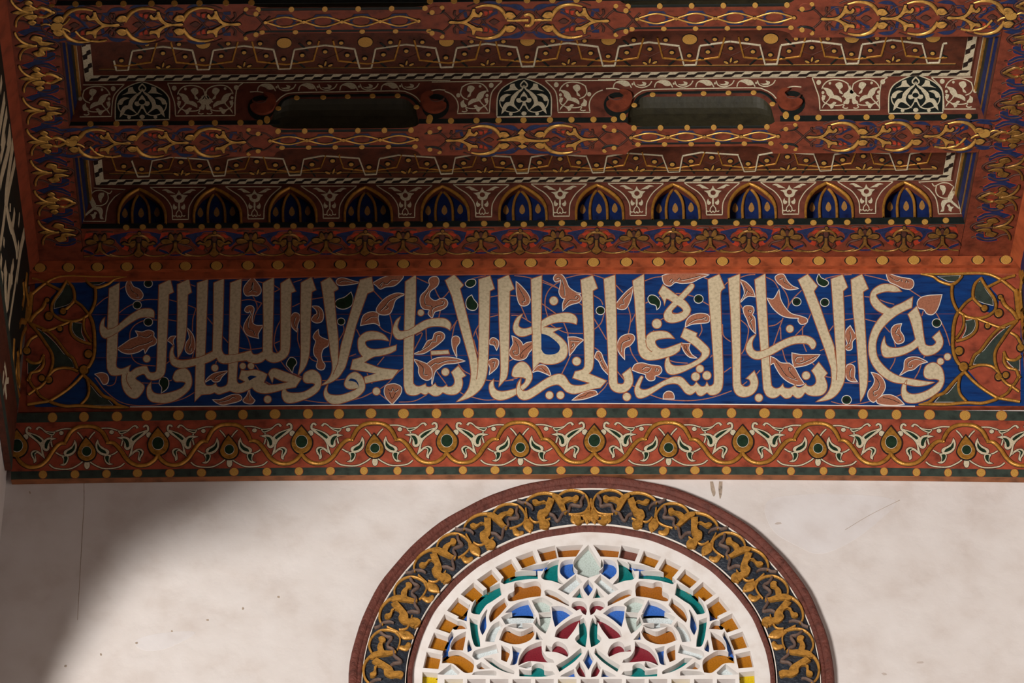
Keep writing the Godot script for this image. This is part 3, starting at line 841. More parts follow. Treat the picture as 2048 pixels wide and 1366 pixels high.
	# end medallions: the right one as traced, the left one its mirror image
	for side in 2:
		xf = Transform2D() if side == 0 else Transform2D(Vector2(-1, 0), Vector2(0, 1), Vector2(2095, 6))
		frame("J")
		poly("frieze_red", "405,440! 470,360 540,310 580,350 640,420 745,430 770,300 700,200 800,140 920,250 970,260! 970,1235! 760,1210 640,1130 500,970 440,930 380,840 365,700 370,560", 0.3, 0.4, 0.0)
		if side == 0:
			poly("frieze_red", "640,90! 780,120! 860,170! 965,250! 965,90!", 0.2, 0.3, 0.0)
		part("red_ground", t)
		for g in ["615,140! 560,190 550,260 575,320 640,350 720,370! 710,310 660,240 625,180", "470,510! 550,500! 555,560 520,620 440,665! 475,590", "930,530! 820,590 720,680 640,780! 570,840 540,905! 640,905 730,920! 725,820 760,720 860,600", "400,1060! 400,1130 460,1250! 190,1250! 250,1190 310,1170", "850,880! 930,880 960,860! 960,960! 900,930", "220,108! 420,100! 380,150 310,150!"]:
			poly("band_green", g, 0.7, 0.4, 0.0, "white_line", 0.8)
		part("green_ground", t)
		for g in [["60,88:7 200,88:18 400,85:25 560,78:27 680,88:29 780,130:31 850,180:31 910,230:34 940,260:38", 24], ["60,88:7 170,110:22 230,150:27 300,175:31 350,180:34 400,150:25 440,105:20", 22], ["350,180 345,240 350,310 375,380 405,430", 26], ["405,430 380,480 362,560 355,650 355,750 370,830 400,890 440,940 460,965", 30], ["405,430 470,350 540,300", 24], ["405,430 440,450 480,475 560,490 640,480 700,450 740,410 745,350 720,290 670,220 630,160 610,120", 26], ["610,120:11 560,170 540,230 540,300 580,350 620,385:29", 26], ["660,210 740,170 800,140 860,115 920,100", 24], ["800,310 830,370 890,420 930,470 950,510", 34], ["450,460 455,540 430,610 380,680", 22], ["570,500 575,560 550,620 480,670 380,700", 24], ["570,490 640,520 700,545 790,575 830,570", 22], ["940,510 790,575 700,660 640,740 600,790 550,830 510,930", 26], ["940,510 870,590 800,690 745,780 735,860 755,950 780,1000", 26], ["500,950 570,920 650,915 720,935 770,985", 24], ["460,975 540,1060 640,1140 760,1215", 26], ["800,1040 850,1090 890,1110 960,1160", 24], ["890,1110 850,1170 780,1210", 22], ["760,1215 850,1230 965,1248", 26], ["460,975 380,1050 310,1130 270,1170 200,1200 140,1250 40,1278:8", 28], ["420,1020 405,1100 420,1180 480,1250", 24], ["40,1278:9 150,1272 300,1272 480,1258 620,1262 740,1230 760,1215", 28], ["880,620 940,660 975,730", 26], ["820,800 850,860 920,870 970,835", 26], ["820,790:9 820,880 860,940 930,960 950,1010 970,1035", 26], ["960,1010 920,1080 890,1110", 24], ["930,230:45 950,330:67 960,430:67 970,500:45", 50]]:
			line("gold", g[0], g[1] * 1.1, 0.9, 4.0, true, "ink")
			part("gilt_rib", t)
		for k in [[640, 400, 32], [770, 445, 40], [785, 300, 24], [670, 560, 28], [410, 790, 40], [450, 935, 44], [770, 1025, 35], [835, 1010, 32], [970, 760, 36]]:
			dot("gold", k[0], k[1], k[2], 0.6, 4.2, 2.6, "ink", -1, 1.2, true)
			part("gilt_knob", t)
	xf = Transform2D()

# ---------- painted frieze under the inscription ----------
func rows(y0: float, y1: float, x0 := 22.0, x1 := 2075.0) -> PackedVector2Array:
	var p := PackedVector2Array()
	for i in 17:
		p.append(put(lerpf(x0, x1, i / 16.0), y0))
	for i in 17:
		p.append(put(lerpf(x1, x0, i / 16.0), y1))
	return p

func build_frieze() -> void:
	var t := thing("scroll_frieze", "red frieze board with gilded rope wave, drops and white-edged leaves above the plaster wall", "frieze", on(SF, 1040, 950))
	S = SF
	frame("px")
	sag = 8e-6
	slab("frieze_red", flat(rows(816.0, 949.0)), -0.023, 0.023, 0.0)
	part("board", t)
	S = SF
	slab("lip_wood", flat(rows(948.6, 950.0)), -0.023, 0.0235, 0.0)
	part("bottom_lip", t, "plain brown wooden edge")
	slab("band_green", flat(rows(816.5, 835.5)), 0, 0.0012, 0.0004)
	part("dotted_band", t)
	slab("band_green", flat(rows(933.0, 948.8)), 0, 0.0012, 0.0004)
	part("dotted_band", t)
	for x in [105, 168, 234, 294, 357, 422, 486, 550, 616, 678, 742, 807, 873, 937, 1001, 1067, 1135, 1203, 1265, 1331, 1395, 1463, 1529, 1595, 1660, 1726, 1793, 1859, 1930, 2003]:
		dot("gold_leaf", x, 826.3 + sin(x * 1.7) * 0.6, 9.8 + sin(x * 3.1) * 0.8, 0.8, 0.5, 0.2, "orange_dark", 9.6, 0.9)
		part("gilt_disc", t)
	for x in [86, 150, 213, 275, 340, 403, 468, 534, 598, 661, 728, 795, 860, 926, 990, 1055, 1122, 1190, 1259, 1326, 1390, 1453, 1519, 1582, 1647, 1705, 1768, 1833, 1896, 1962, 2029]:
		dot("gold_leaf", x, 941.0 + sin(x * 1.3) * 0.6, 8.2 + sin(x * 2.7) * 0.9, 0.8, 0.5, 0.2, "orange_dark", 7.9, 0.9)
		part("gilt_disc", t)
	var big := [34.0, 316.0, 603.0, 893.5, 1188.4, 1485.0, 1782.0, 2078.0]
	var small := [172.0, 457.0, 748.0, 1039.0, 1335.3, 1634.0, 1931.0]
	for i in 7:
		for side in 2:
			var b: float = big[i + side]
			var k: float = (small[i] - b) / 146.9
			xf = Transform2D(Vector2(k, 0), Vector2(0, 1), Vector2(b - 1188.4 * k, 0))
			half_scroll(t)
	for i in 8:
		xf = Transform2D(0, Vector2(big[i] - 1188.4, 0))
		frame("H")
		if i < 7:
			poly("gold", "950,240! 1030,340 1085,420 1085,500 1040,570 950,605 870,575 822,500 825,420 875,330", 0, 3.6, 2.4, "ink", 1.4, true)
			part("gilt_drop", t)
			dot("leaf_green", 952, 455, 74, 3.4, 0.9, 0.3, "white_line", 80, 0.6)
			part("green_boss", t)
	for i in 7:
		xf = Transform2D(0, Vector2(small[i] - 1335.3, 0))
		frame("H")
		poly("gold", "1890,350! 1960,430 2015,520 2010,600 1960,650 1895,665 1825,640 1780,580 1785,520 1830,430", 0, 3.6, 2.4, "ink", 1.4, true)
		part("gilt_drop", t)
		dot("leaf_green", 1902, 545, 60, 3.4, 0.9, 0.3, "white_line", 60, 0.6)
		part("green_boss", t)
		dot("bone", 1903, 705, 36, 0.1, 0.5, 0.2, "ink", 55, 0.9)
		part("painted_drop", t)
	xf = Transform2D()
	sag = 0.0

func half_scroll(t: Node3D) -> void:
	frame("H")
	for s in ["1390,690 1450,735 1560,755 1680,750 1790,700 1850,655", "1775,285 1820,330 1855,380", "1425,300 1415,360 1412,400 1430,470", "1480,540 1540,575 1610,590", "1460,275 1560,245 1620,238 1690,240"]:
		line("bone", s, 20, 0.0, 0.4, false, "ink")
		part("painted_stem", t)
	dot("bone", 1068, 335, 36, 0.1, 0.5, 0.2, "ink", 36, 0.9)
	part("painted_dot", t)
	line("bone", "1140,235:26 1115,212:30 1085,225:30 1080,270:30 1110,305:26", 30, 0.1, 0.5, false, "ink")
	poly("bone", "1075,265! 1160,290 1240,320 1300,360 1322,400 1290,450 1305,520 1335,625! 1290,570 1275,480 1240,420 1180,370 1110,320", 0.2, 0.5, 0.2, "ink", 0.9)
	poly("leaf_green", "1130,297! 1220,330 1290,385 1272,412! 1210,365", 0.8, 0.3, 0.0)
	part("painted_leaf", t)
	poly("bone", "1490,365! 1400,348 1330,372 1288,430 1290,470 1318,512 1360,522 1392,490 1390,430 1415,390", 0.3, 0.5, 0.2, "ink", 0.9)
	poly("leaf_green", "1415,374! 1360,385 1330,430 1330,480 1360,490 1372,440", 0.9, 0.3, 0.0)
	part("painted_leaf", t)
	poly("bone", "1335,625! 1290,560 1240,520 1180,508 1138,540 1148,590 1175,630 1180,672! 1212,650 1208,600 1200,560 1230,545 1280,580", 0.2, 0.5, 0.2, "ink", 0.9)
	poly("leaf_green", "1160,550 1195,525 1222,530! 1188,550 1190,590 1196,628! 1168,580", 0.8, 0.3, 0.0)
	part("painted_leaf", t)
	line("bone", "1215,245:34 1240,215:26 1275,222:20 1310,250:16", 24, 0.1, 0.5, false, "ink")
	poly("bone", "1285,230! 1345,262 1400,272 1475,275! 1440,322 1370,302 1320,270", 0.2, 0.5, 0.2, "ink", 0.9)
	poly("leaf_green", "1345,280! 1400,288 1458,290! 1425,308", 0.8, 0.3, 0.0)
	part("painted_leaf", t)
	dot("bone", 1555, 292, 30, 0.1, 0.5, 0.2, "ink", 26, 0.9)
	part("painted_dot", t)
	poly("bone", "1735,380! 1765,440 1755,520 1700,575 1630,592 1588,560 1600,520 1660,490 1710,450", 0.2, 0.5, 0.2, "ink", 0.9)
	poly("leaf_green", "1738,435! 1738,500 1690,550 1625,566 1640,530 1700,495", 0.8, 0.3, 0.0)
	part("painted_leaf", t)
	poly("bone", "1640,578! 1654,620 1632,680 1590,710 1535,702! 1580,680 1580,630 1560,588", 0.3, 0.5, 0.2, "ink", 0.9)
	poly("leaf_green", "1630,598 1640,625 1620,670 1588,692! 1596,640 1590,600", 0.9, 0.3, 0.0)
	part("painted_leaf", t)
	line("gold", "946,590:40 1000,660:52 1080,712:52 1180,726:52 1280,700:54 1365,630:54 1430,535:54 1500,455:52 1560,425:50 1625,437:24", 52, 0.2, 4.6, true, "ink")
	part("gilt_rope", t)
	line("gold", "1595,440:34 1630,365:50 1680,285:54 1760,232:54 1830,215:54 1895,212:52", 52, 0.2, 4.6, true, "ink")
	part("gilt_rope", t)

# ---------- stud moulding between panel and ceiling ----------
func build_moulding() -> void:
	var t := thing("stud_moulding", "orange wooden moulding with a row of gilded studs between inscription and ceiling", "moulding", on(SM, 1045, 535))
	S = SM
	frame("px")
	var zc := SM.o.z
	block("orange", [Vector3(left_out - 0.022, HS - 0.001, 0.002), Vector3(right_out + 0.034, HS - 0.001, 0.002), Vector3(right_out + 0.034, HS - 0.001, zc), Vector3(left_out - 0.022, HS - 0.001, zc)],
		[Vector3(left_out - 0.022, HS - 0.0355, 0.002), Vector3(right_out + 0.034, HS - 0.0355, 0.002), Vector3(right_out + 0.034, HS - 0.0355, zc), Vector3(left_out - 0.022, HS - 0.0355, zc)])
	part("stud_fillet", t)
	S = upright(0.021)
	slab("orange", flat(outline(read("30,541! 700,535! 1045,532.5! 2060,529! 2060,548.5! 1500,545.6! 1045,547.6! 700,551.6! 30,566!"))), -0.018, 0.018, 0.003, true)
	part("lower_fillet", t)
	S = SM
	for x in [80, 137, 195, 254, 312, 371, 433, 496, 556, 618, 681, 744, 807, 871, 935, 1000, 1062, 1123, 1187, 1253, 1317, 1380, 1445, 1508, 1573, 1638, 1702, 1765, 1828, 1892, 1956, 2012]:
		var y: float = 525.8 - 0.0082 * (x - 1045) + (2.0e-6 * (x - 1045) * (x - 1045))
		dot("ink", x, y, 13.6, 0, 0.3, 0.0, null, 8.6)
		dot("gold_leaf", x, y, 11.0, 0.1, 1.2, 0.8, null, 8.7, 0, true)
		part("gilt_stud", t)

# ---------- carved border boards of the ceiling, facing down ----------
func down_slab(m, x0: float, x1: float, za: float, zb: float, lift: float, th: float) -> void:
	slab(m, PackedVector2Array([Vector2(x0, za), Vector2(x1, za), Vector2(x1, zb), Vector2(x0, zb)]), lift, th, 0.0)

const FRONT := 2.1

func build_soffit() -> void:
	# back border with its row of palmettes
	var t := thing("palmette_border", "carved ceiling border of gilded palmettes along the back, above the row of studs", "border board", Vector3(0, HS, z1))
	S = SO
	skewed("beam_red", left_in + 0.0008, right_in - 0.0008, left_in + 0.0008, right_in - 0.0008, HS, HS + 0.004, 0.001, z1 - 0.0005)
	skewed("beam_red", left_in + 0.012, right_in - 0.012, left_in + 0.012, right_in - 0.012, HS + 0.004, HP - 0.001, 0.001, z1 - 0.045)
	part("board", t)
	for i in 12:
		var c: float = niche_x(i) if i < 11 else niche_x(10) + 155.0
		var dx := c - 1349.0
		xf = Transform2D(Vector2(1, -0.0072), Vector2(0, 1), Vector2(dx, 1349.0 * 0.0072 - 0.0072 * dx))
		if i < 11:
			palmette_a(t)
		xf = xf.translated(Vector2(-154, 154 * 0.0072)) if i < 11 else xf.translated(Vector2(-154, 154 * 0.0072))
		palmette_b(t, i)
	xf = Transform2D()
	# side borders
	for side in 2:
		var name_ := ["left", "right"]
		var xo: float = [left_out, right_out][side]
		var xi: float = [left_in, right_in][side]
		var xp: float = [left_pan, right_pan][side]
		var sgn: float = [1.0, -1.0][side]
		var b := thing("side_border", "carved ceiling border of gilded palmettes running forward along the %s wall" % name_[side], "border board", Vector3(xi, HS, 0.6))
		skewed("beam_red", xo - sgn * 0.3, xi - sgn * 0.001, xo - sgn * 0.3, xp - sgn * 0.001, HS, HP - 0.001, 0.001, FRONT)
		part("board", b)
		# splayed orange edge along the wall
		skewed("orange" if side == 1 else "orange_dark", xo - sgn * 0.026, xo - sgn * 0.2, xo, xo - sgn * 0.2, HS - 0.05, HS - 0.001, 0.04, FRONT)  # left edge in darker paint, carrying the shade of that side
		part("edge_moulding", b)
		# sloped end faces of the coffers, painted in stripes
		var along := Vector3(-sgn * SKEW, 0, -sgn).normalized()
		var rise := Vector3(xp - xi, HP - HS, 0)
		S = Surf.new(Vector3(xi, HS, 0), along, rise.normalized())
		var tall := rise.length()
		for span in [[z1, far2], [near2, far1], [near1, FRONT]]:
			for st in [["umber", 0.0, 0.10, 0.0004], ["deep_blue", 0.10, 0.50, 0.0004], ["bronze", 0.24, 0.28, 0.003], ["olive", 0.50, 0.72, 0.0004], ["gold", 0.62, 0.70, 0.004], ["bone", 0.72, 0.78, 0.0006], ["face_red", 0.78, 1.0, 0.0004]]:
				var z0: float = -sgn * span[0]
				var z2: float = -sgn * span[1]
				slab(st[0], PackedVector2Array([Vector2(z0, st[1] * tall), Vector2(z2, st[1] * tall), Vector2(z2, st[2] * tall), Vector2(z0, st[2] * tall)]), 0, st[3], 0.0)
			part("striped_end_face", b)
		S = SO
		# palmettes: traced on the left border, mirrored on the right
		var half_step := on(SO, 180, 226).z - on(SO, 180, 283).z
		half_step = 0.146
		for k in 10:
			# a motif of the left border centred at (0,0) in metres, x away from the wall
			var zc: float = on(SO, 130, 283).z + (k - 5) * half_step
			if zc < 0.09 or zc > 1.5:
				continue
			side_motif(b, k % 2 == 1, xo + SKEW * zc, sgn, zc)
	xf = Transform2D()

# paints in metres on the soffit: origin at the wall edge of the border
var mo := Vector2.ZERO
var ms := 1.0

func m_pts(s: String) -> PackedVector2Array:
	var c := []
	for t in s.split(" ", false):
		var sharp := t.ends_with("!")
		t = t.trim_suffix("!")
		c.append([Vector2(float(t.get_slice(",", 0)), float(t.get_slice(",", 1))), sharp, -1.0])
	var out := outline(c, 4)
	for i in out.size():
		out[i] = Vector2(mo.x + ms * out[i].x * 0.001, mo.y - out[i].y * 0.001)
	return out

func m_poly(m, s: String, lift: float, th: float, bev: float, rim = null) -> void:
	step += 1
	var p := m_pts(s)
	if rim != null:
		slab(rim, grown(p, 0.0022), lift, th * 0.4 + (step % 9) * 0.00004, 0.0)
	slab(m, p, lift, th + (step % 9) * 0.00005, bev, true)

func m_line(m, s: String, w: float, h: float, ink = null) -> void:
	step += 1
	var c := []
	for t in s.split(" ", false):
		c.append([Vector2(float(t.get_slice(",", 0)), float(t.get_slice(",", 1))), false, -1.0])
	var q := PackedVector2Array()
	for i in c.size() - 1:
		for j in 5:
			q.append(bend(c[maxi(i - 1, 0)][0], c[i][0], c[i + 1][0], c[mini(i + 2, c.size() - 1)][0], j / 5.0))
	q.append(c[c.size() - 1][0])
	var ws := PackedFloat32Array()
	var wi := PackedFloat32Array()
	for i in q.size():
		q[i] = Vector2(mo.x + ms * q[i].x * 0.001, mo.y - q[i].y * 0.001)
		var e := minf(1.0, minf(i, q.size() - 1 - i) / 3.0 + 0.45)
		ws.append(w * 0.001 / PX * e)
		wi.append(w * 0.001 / PX * e + 3.0)
	if ink != null:
		sweep(ink, q, wi, 0.0, 0.35, false, false)
	sweep(m, q, ws, 0.0, h * 0.001 / PX + (step % 9) * 0.03, true, false)

func side_motif(t: Node3D, loop: bool, xo: float, sgn: float, zc: float) -> void:
	S = SO
	mo = Vector2(xo, zc)
	ms = sgn
	var mat := "gilt" if sgn > 0 else "bronze"
	# blue and vermilion ground between the palmettes
	m_poly("slate_blue", "20,-60! 60,-78! 100,-70! 120,-50! 118,-30 96,-46 60,-56 40,-44!", 0, 0.0008, 0.0, "vermilion")
	m_poly("slate_blue", "96,20! 118,34! 112,60 80,72 50,66! 60,52 92,50!", 0, 0.0008, 0.0, "vermilion")
	m_poly("vermilion", "60,-30! 96,-24! 110,-6! 80,-12!", 0, 0.0006, 0.0)
	m_poly("vermilion", "60,30! 96,24! 110,8! 80,12!", 0, 0.0006, 0.0)
	part("painted_ground", t)
	m_line(mat, "14,-62 16,-44 26,-22 42,-8 66,0", 7.5, 5, "ink")
	m_line(mat, "14,62 16,44 26,22 42,8 66,0", 7.5, 5, "ink")
	m_poly(mat, "10,0! 26,-7 46,-4 70,-5! 70,5! 46,4 26,7", 0, 0.005, 0.003, "ink")
	m_line("umber", "20,-36 40,-40 62,-58 90,-60 112,-46 130,-52", 5, 3, "ink")
	m_line("umber", "20,36 40,40 62,58 90,60 112,46 130,52", 5, 3, "ink")
	m_line("umber", "96,-30 120,-20 134,0 120,20 96,30", 5, 3, "ink")
	if loop:
		m_poly(mat, "42,-16 54,-28 76,-24 78,-11 58,-8", 0, 0.006, 0.003, "ink")
		m_poly(mat, "42,16 54,28 76,24 78,11 58,8", 0, 0.006, 0.003, "ink")
		m_line(mat, "60,-42 66,-30 76,-20 86,-14", 6, 5, "ink")
		m_line(mat, "60,42 66,30 76,20 86,14", 6, 5, "ink")
		m_poly(mat, "50,-42 62,-54 74,-42 62,-32", 0, 0.006, 0.003, "ink")
		m_poly(mat, "50,42 62,54 74,42 62,32", 0, 0.006, 0.003, "ink")
		m_line(mat, "84,-18 96,-20 110,-12 122,0 110,12 96,20 84,18", 11, 5, "ink")
		m_poly(mat, "116,0 124,-7 132,0 124,7", 0, 0.006, 0.003, "ink")
	else:
		m_poly(mat, "54,-30! 66,-46 88,-38 86,-22! 98,-18 120,-13! 98,-4 78,-6 72,-20 64,-24", 0, 0.006, 0.003, "ink")
		m_poly(mat, "54,30! 66,46 88,38 86,22! 98,18 120,13! 98,4 78,6 72,20 64,24", 0, 0.006, 0.003, "ink")
		m_line("umber", "70,0 90,2 112,-2 122,0", 6, 3, "ink")
	part("gilt_palmette", t)

func palmette_a(t: Node3D) -> void:
	frame("K")
	S = SO
	for f in 2:
		var keep := xf
		if f == 1:
			xf = xf * Transform2D(Vector2(-1, 0), Vector2(0, 1), Vector2(2.0 * (1260 + 597 / 6.832), 0))
		poly("slate_blue", "597,730! 460,735 420,775 370,800 340,860 400,905 375,935 300,865 270,820 200,795! 210,770! 330,745! 460,720! 597,715!", 0, 0.4, 0.0, "vermilion", 0.5)
		part("painted_ground", t)
		poly("vermilion", "470,760! 400,800 440,820! 520,770!", 0, 0.3, 0.0)
		part("red_ground", t)
		poly("vermilion", "400,905! 470,940 440,980! 370,950!", 0, 0.3, 0.0)
		part("red_ground", t)
		line("bronze", "560,1000 480,1040 380,1055 270,1045 200,1020", 17, 0, 3, true, "ink")
		line("bronze", "462,850 500,795 560,770 600,768", 36, 0, 4, true, "ink")
		poly("bronze", "360,880 400,852 450,872 500,840 550,832 560,865 545,910 500,932 465,895 420,892", 0, 3.5, 2.0, "ink", 1.0, true)
		line("umber", "490,925 470,970 500,1000", 26, 0, 3, true, "ink")
		part("gilt_frond", t)
		xf = keep
	poly("bronze", "575,865! 620,865! 625,960 665,1015 620,1050 595,1060 570,1050 530,1015 570,950", 0, 4, 2.2, "ink", 1.0, true)
	dot("umber", 600, 810, 36, 0.4, 3.6, 2.0, "ink", 48, 0.8, true)
	dot("bronze", 605, 735, 26, 0, 3, 1.5, "ink", 22, 0.8, true)
	part("gilt_palmette", t)

func palmette_b(t: Node3D, i: int) -> void:
	frame("K")
	S = SO
	for f in 2:
		var keep := xf
		if f == 1:
			xf = xf * Transform2D(Vector2(-1, 0), Vector2(0, 1), Vector2(2.0 * (1260 + 1119 / 6.832), 0))
		poly("slate_blue", "1119,1030! 1060,1030 1000,990 900,955! 890,985! 980,1020 1050,1050 1119,1055!", 0, 0.4, 0.0, "vermilion", 0.5)
		part("painted_ground", t)
		poly("vermilion", "900,830! 960,790 1030,760! 1010,720! 930,740!", 0, 0.3, 0.0)
		part("red_ground", t)
		poly("bronze", "1110,800! 1060,742 1030,765 1028,810 1060,838 1110,830!", 0, 3.6, 2.0, "ink", 1.0, true)
		poly("bronze", "1090,860! 1040,825 970,815 922,838 940,875 1000,882 1050,870", 0, 3.6, 2.0, "ink", 1.0, true)
		line("umber", "1070,880 1000,905 910,930 870,985", 20, 0, 3, true, "ink")
		line("umber", "1100,720 1020,715 940,725", 18, 0, 3, true, "ink")
		line("bronze", "1100,980 1050,1020 980,1045 900,1052", 16, 0, 3, true, "ink")
		part("gilt_frond", t)
		xf = keep
	poly("bronze", "1100,850! 1138,850! 1145,940 1190,990! 1119,962! 1050,995! 1092,940", 0, 3.8, 2.0, "ink", 1.0, true)
	dot("umber", 1119, 790, 30, 0.4, 3.4, 2.0, "ink", 40, 0.8, true)
	part("gilt_palmette", t)

# ---------- the row of little niches ----------
const NICHES := [279.0, 430.0, 580.5, 731.5, 885.5, 1041.0, 1194.5, 1347.0, 1499.5, 1653.5, 1809.0]

func niche_x(i: int) -> float:
	return NICHES[i]

func at_niche(i: int) -> void:
	var dx: float = NICHES[i] - 1343.0
	xf = Transform2D(0, Vector2(dx, -dx * 0.0088))

func arch_half(i: int, right: bool) -> PackedVector2Array:
	at_niche(i)
	frame("K")
	return track_of("560,122! 660,155 780,230 880,320 930,420 945,520 948,618!" if right else "268,618! 264,480 285,370 330,280 400,200 480,155 560,122!")

func track_of(s: String) -> PackedVector2Array:
	var c := read(s)
	var out := PackedVector2Array()
	for i in c.size() - 1:
		for j in 4:
			out.append(bend(c[maxi(i - 1, 0)][0], c[i][0], c[i + 1][0], c[mini(i + 2, c.size() - 1)][0], j / 4.0))
	out.append(c[c.size() - 1][0])
	return out

func build_niches() -> void:
	var t := thing("niche_cornice", "red cornice board with eleven small pointed blue niches in gilded frames above the palmette border", "cornice", Vector3(0, HS, z1))
	S = SN
	# the board between the niches, one piece from crown to crown
	for i in 12:
		var p := PackedVector2Array()
		if i == 0:
			p.append(Vector2(150, 372))
			p.append(Vector2(150, 452.5))
		else:
			p.append_array(arch_half(i - 1, true))
		if i == 11:
			p.append(Vector2(1940, 432.5))
			p.append(Vector2(1940, 356))
		else:
			p.append_array(arch_half(i, false))
			p.append(Vector2(NICHES[i] - 1.0, 362.0 - (NICHES[i] - 1045) * 0.0088))
		if i > 0:
			p.append(Vector2(NICHES[i - 1] - 1.0, 362.0 - (NICHES[i - 1] - 1045) * 0.0088))
		slab("face_red", flat(p), -0.036, 0.036, 0.0)
		part("spandrel_board", t)
	xf = Transform2D()
	# dotted black band along its foot
	frame("px")
	var band := flat(PackedVector2Array([Vector2(150, 448), Vector2(1045, 441), Vector2(1940, 434)]))
	band.append(Vector2(band[2].x, HS - 8.4 + 0.0004))
	band.append(Vector2(band[0].x, HS - 8.4 + 0.0004))
	slab("black_green", band, -0.036, 0.0375, 0.001)
	part("dotted_band", t)
	for i in 11:
		at_niche(i)
		var n := Node3D.new()
		n.name = "niche"
		n.position = Vector3(0, 0.02, 0)
		t.add_child(n, true)
		frame("K")
		S = SC
		poly("deep_blue", "250,640! 250,300! 420,140! 560,90! 800,160! 960,330! 965,640!", -0.6, 0.6, 0.0)
		part("blue_back", n)
		line("gold", "474,625:40 466,480:40 478,370:38 508,280:34 565,200:24", 36, 0, 7, true)
		part("rib", n)
		line("gold", "565,200:24 632,262:34 682,350:38 702,450:40 708,625:40", 36, 0, 7, true)
		part("rib", n)
		for d in [[368, 460], [590, 455], [806, 445]]:
			poly("gold_paint", "%d,%d %d,%d %d,%d %d,%d %d,%d %d,%d" % [d[0], d[1] - 68, d[0] + 32, d[1] - 20, d[0] + 36, d[1] + 30, d[0], d[1] + 64, d[0] - 36, d[1] + 30, d[0] - 32, d[1] - 20], 0.1, 0.3, 0.0)
			part("painted_drop", n)
		S = SN
		line("gold", "282,618:34 279,480:38 300,375:42 345,290:44 415,215:44 490,168:40 562,134:28", 40, -0.8, 6.5, true)
		line("gold", "562,134:28 655,172:40 770,245:44 862,330:44 910,425:42 922,520:38 925,618:34", 40, -0.8, 6.5, true)
		part("arch_rim", n)
	# gilded dots
	for i in 11:
		at_niche(i)
		xf.origin.y = -(NICHES[i] - 1343.0) * 0.0068
		frame("K")
		for x in [[385, 672], [612, 668], [846, 668], [1132, 648]]:
			dot("gold_leaf", x[0], x[1], 42, 1.0, 0.6, 0.3, "bronze", 36, 0.6)
			part("gilt_dot", t)
	# painted flowers between the niches
	for i in 10:
		at_niche(i)
		frame("K")
		line("bone", "710,105! 800,165 900,230 970,310 1010,400 1018,545! 1235,543! 1240,400 1270,320 1340,220 1478,105!", 15, 0, 0.4, false, null, 1, 1, true)
		part("panel_outline", t)
		poly("bone", "1105,145! 1140,200 1225,218! 1190,250 1175,290 1140,312 1080,312 1045,285 1030,248 985,218! 1072,205", 0, 0.5, 0.0)
		dot("face_red", 1108, 246, 36, 0.5, 0.4, 0.0, null, 32)
		part("painted_flower", t)
		for f in 2:
			if f == 1:
				xf = xf * Transform2D(Vector2(-1, 0), Vector2(0, 1), Vector2(2.0 * (1260 + 1107 / 6.832), 0))
			poly("bone", "875,145! 930,130 985,152 1020,172 1055,192! 990,184 955,180 925,155", 0, 0.4, 0.0)
			part("painted_leaf", t)
			poly("bone", "1040,325! 1050,355 1080,375 1065,402 1035,405 1022,365", 0, 0.4, 0.0)
			line("bone", "1103,312 1100,370 1108,410 1140,450 1145,490 1125,512 1108,490", 13, 0, 0.4)
			line("bone", "1145,490 1180,500 1188,485", 13, 0, 0.4)
			part("painted_stem", t)
	# end panels
	for side in 2:
		xf = Transform2D() if side == 0 else Transform2D(Vector2(-1, 0), Vector2(0, 1), Vector2(2088, 15))
		frame("T")
		line("bone", "105,150! 555,128! 632,545! 355,545! 340,420 310,330 240,240!", 14, 0, 0.4, false, null, 1, 1, true)
		part("panel_outline", t)
		line("bone", "275,165 300,200 330,190 400,160 480,165 530,200", 14, 0, 0.4)
		line("bone", "330,195 320,260 350,320 420,350 490,345", 14, 0, 0.4)
		line("bone", "610,480 560,420 490,370 480,330 550,200", 16, 0, 0.4)
		line("bone", "545,260 545,310 510,340", 12, 0, 0.4)
		part("painted_stem", t)
		poly("bone", "370,190! 420,195 445,230 430,290 405,315! 400,270 375,230", 0, 0.5, 0.0)
		poly("bone", "500,350! 470,365 410,375 385,420 395,480 375,520! 420,510 430,450 460,410 500,400! 600,480!", 0, 0.5, 0.0)
		poly("bone", "460,440 490,430 505,455 545,460! 520,490 515,520! 480,500 480,470", 0, 0.5, 0.0)
		poly("bone", "520,240! 500,300 480,340 520,370! 540,320", 0, 0.5, 0.0)
		part("painted_leaf", t)
	xf = Transform2D()

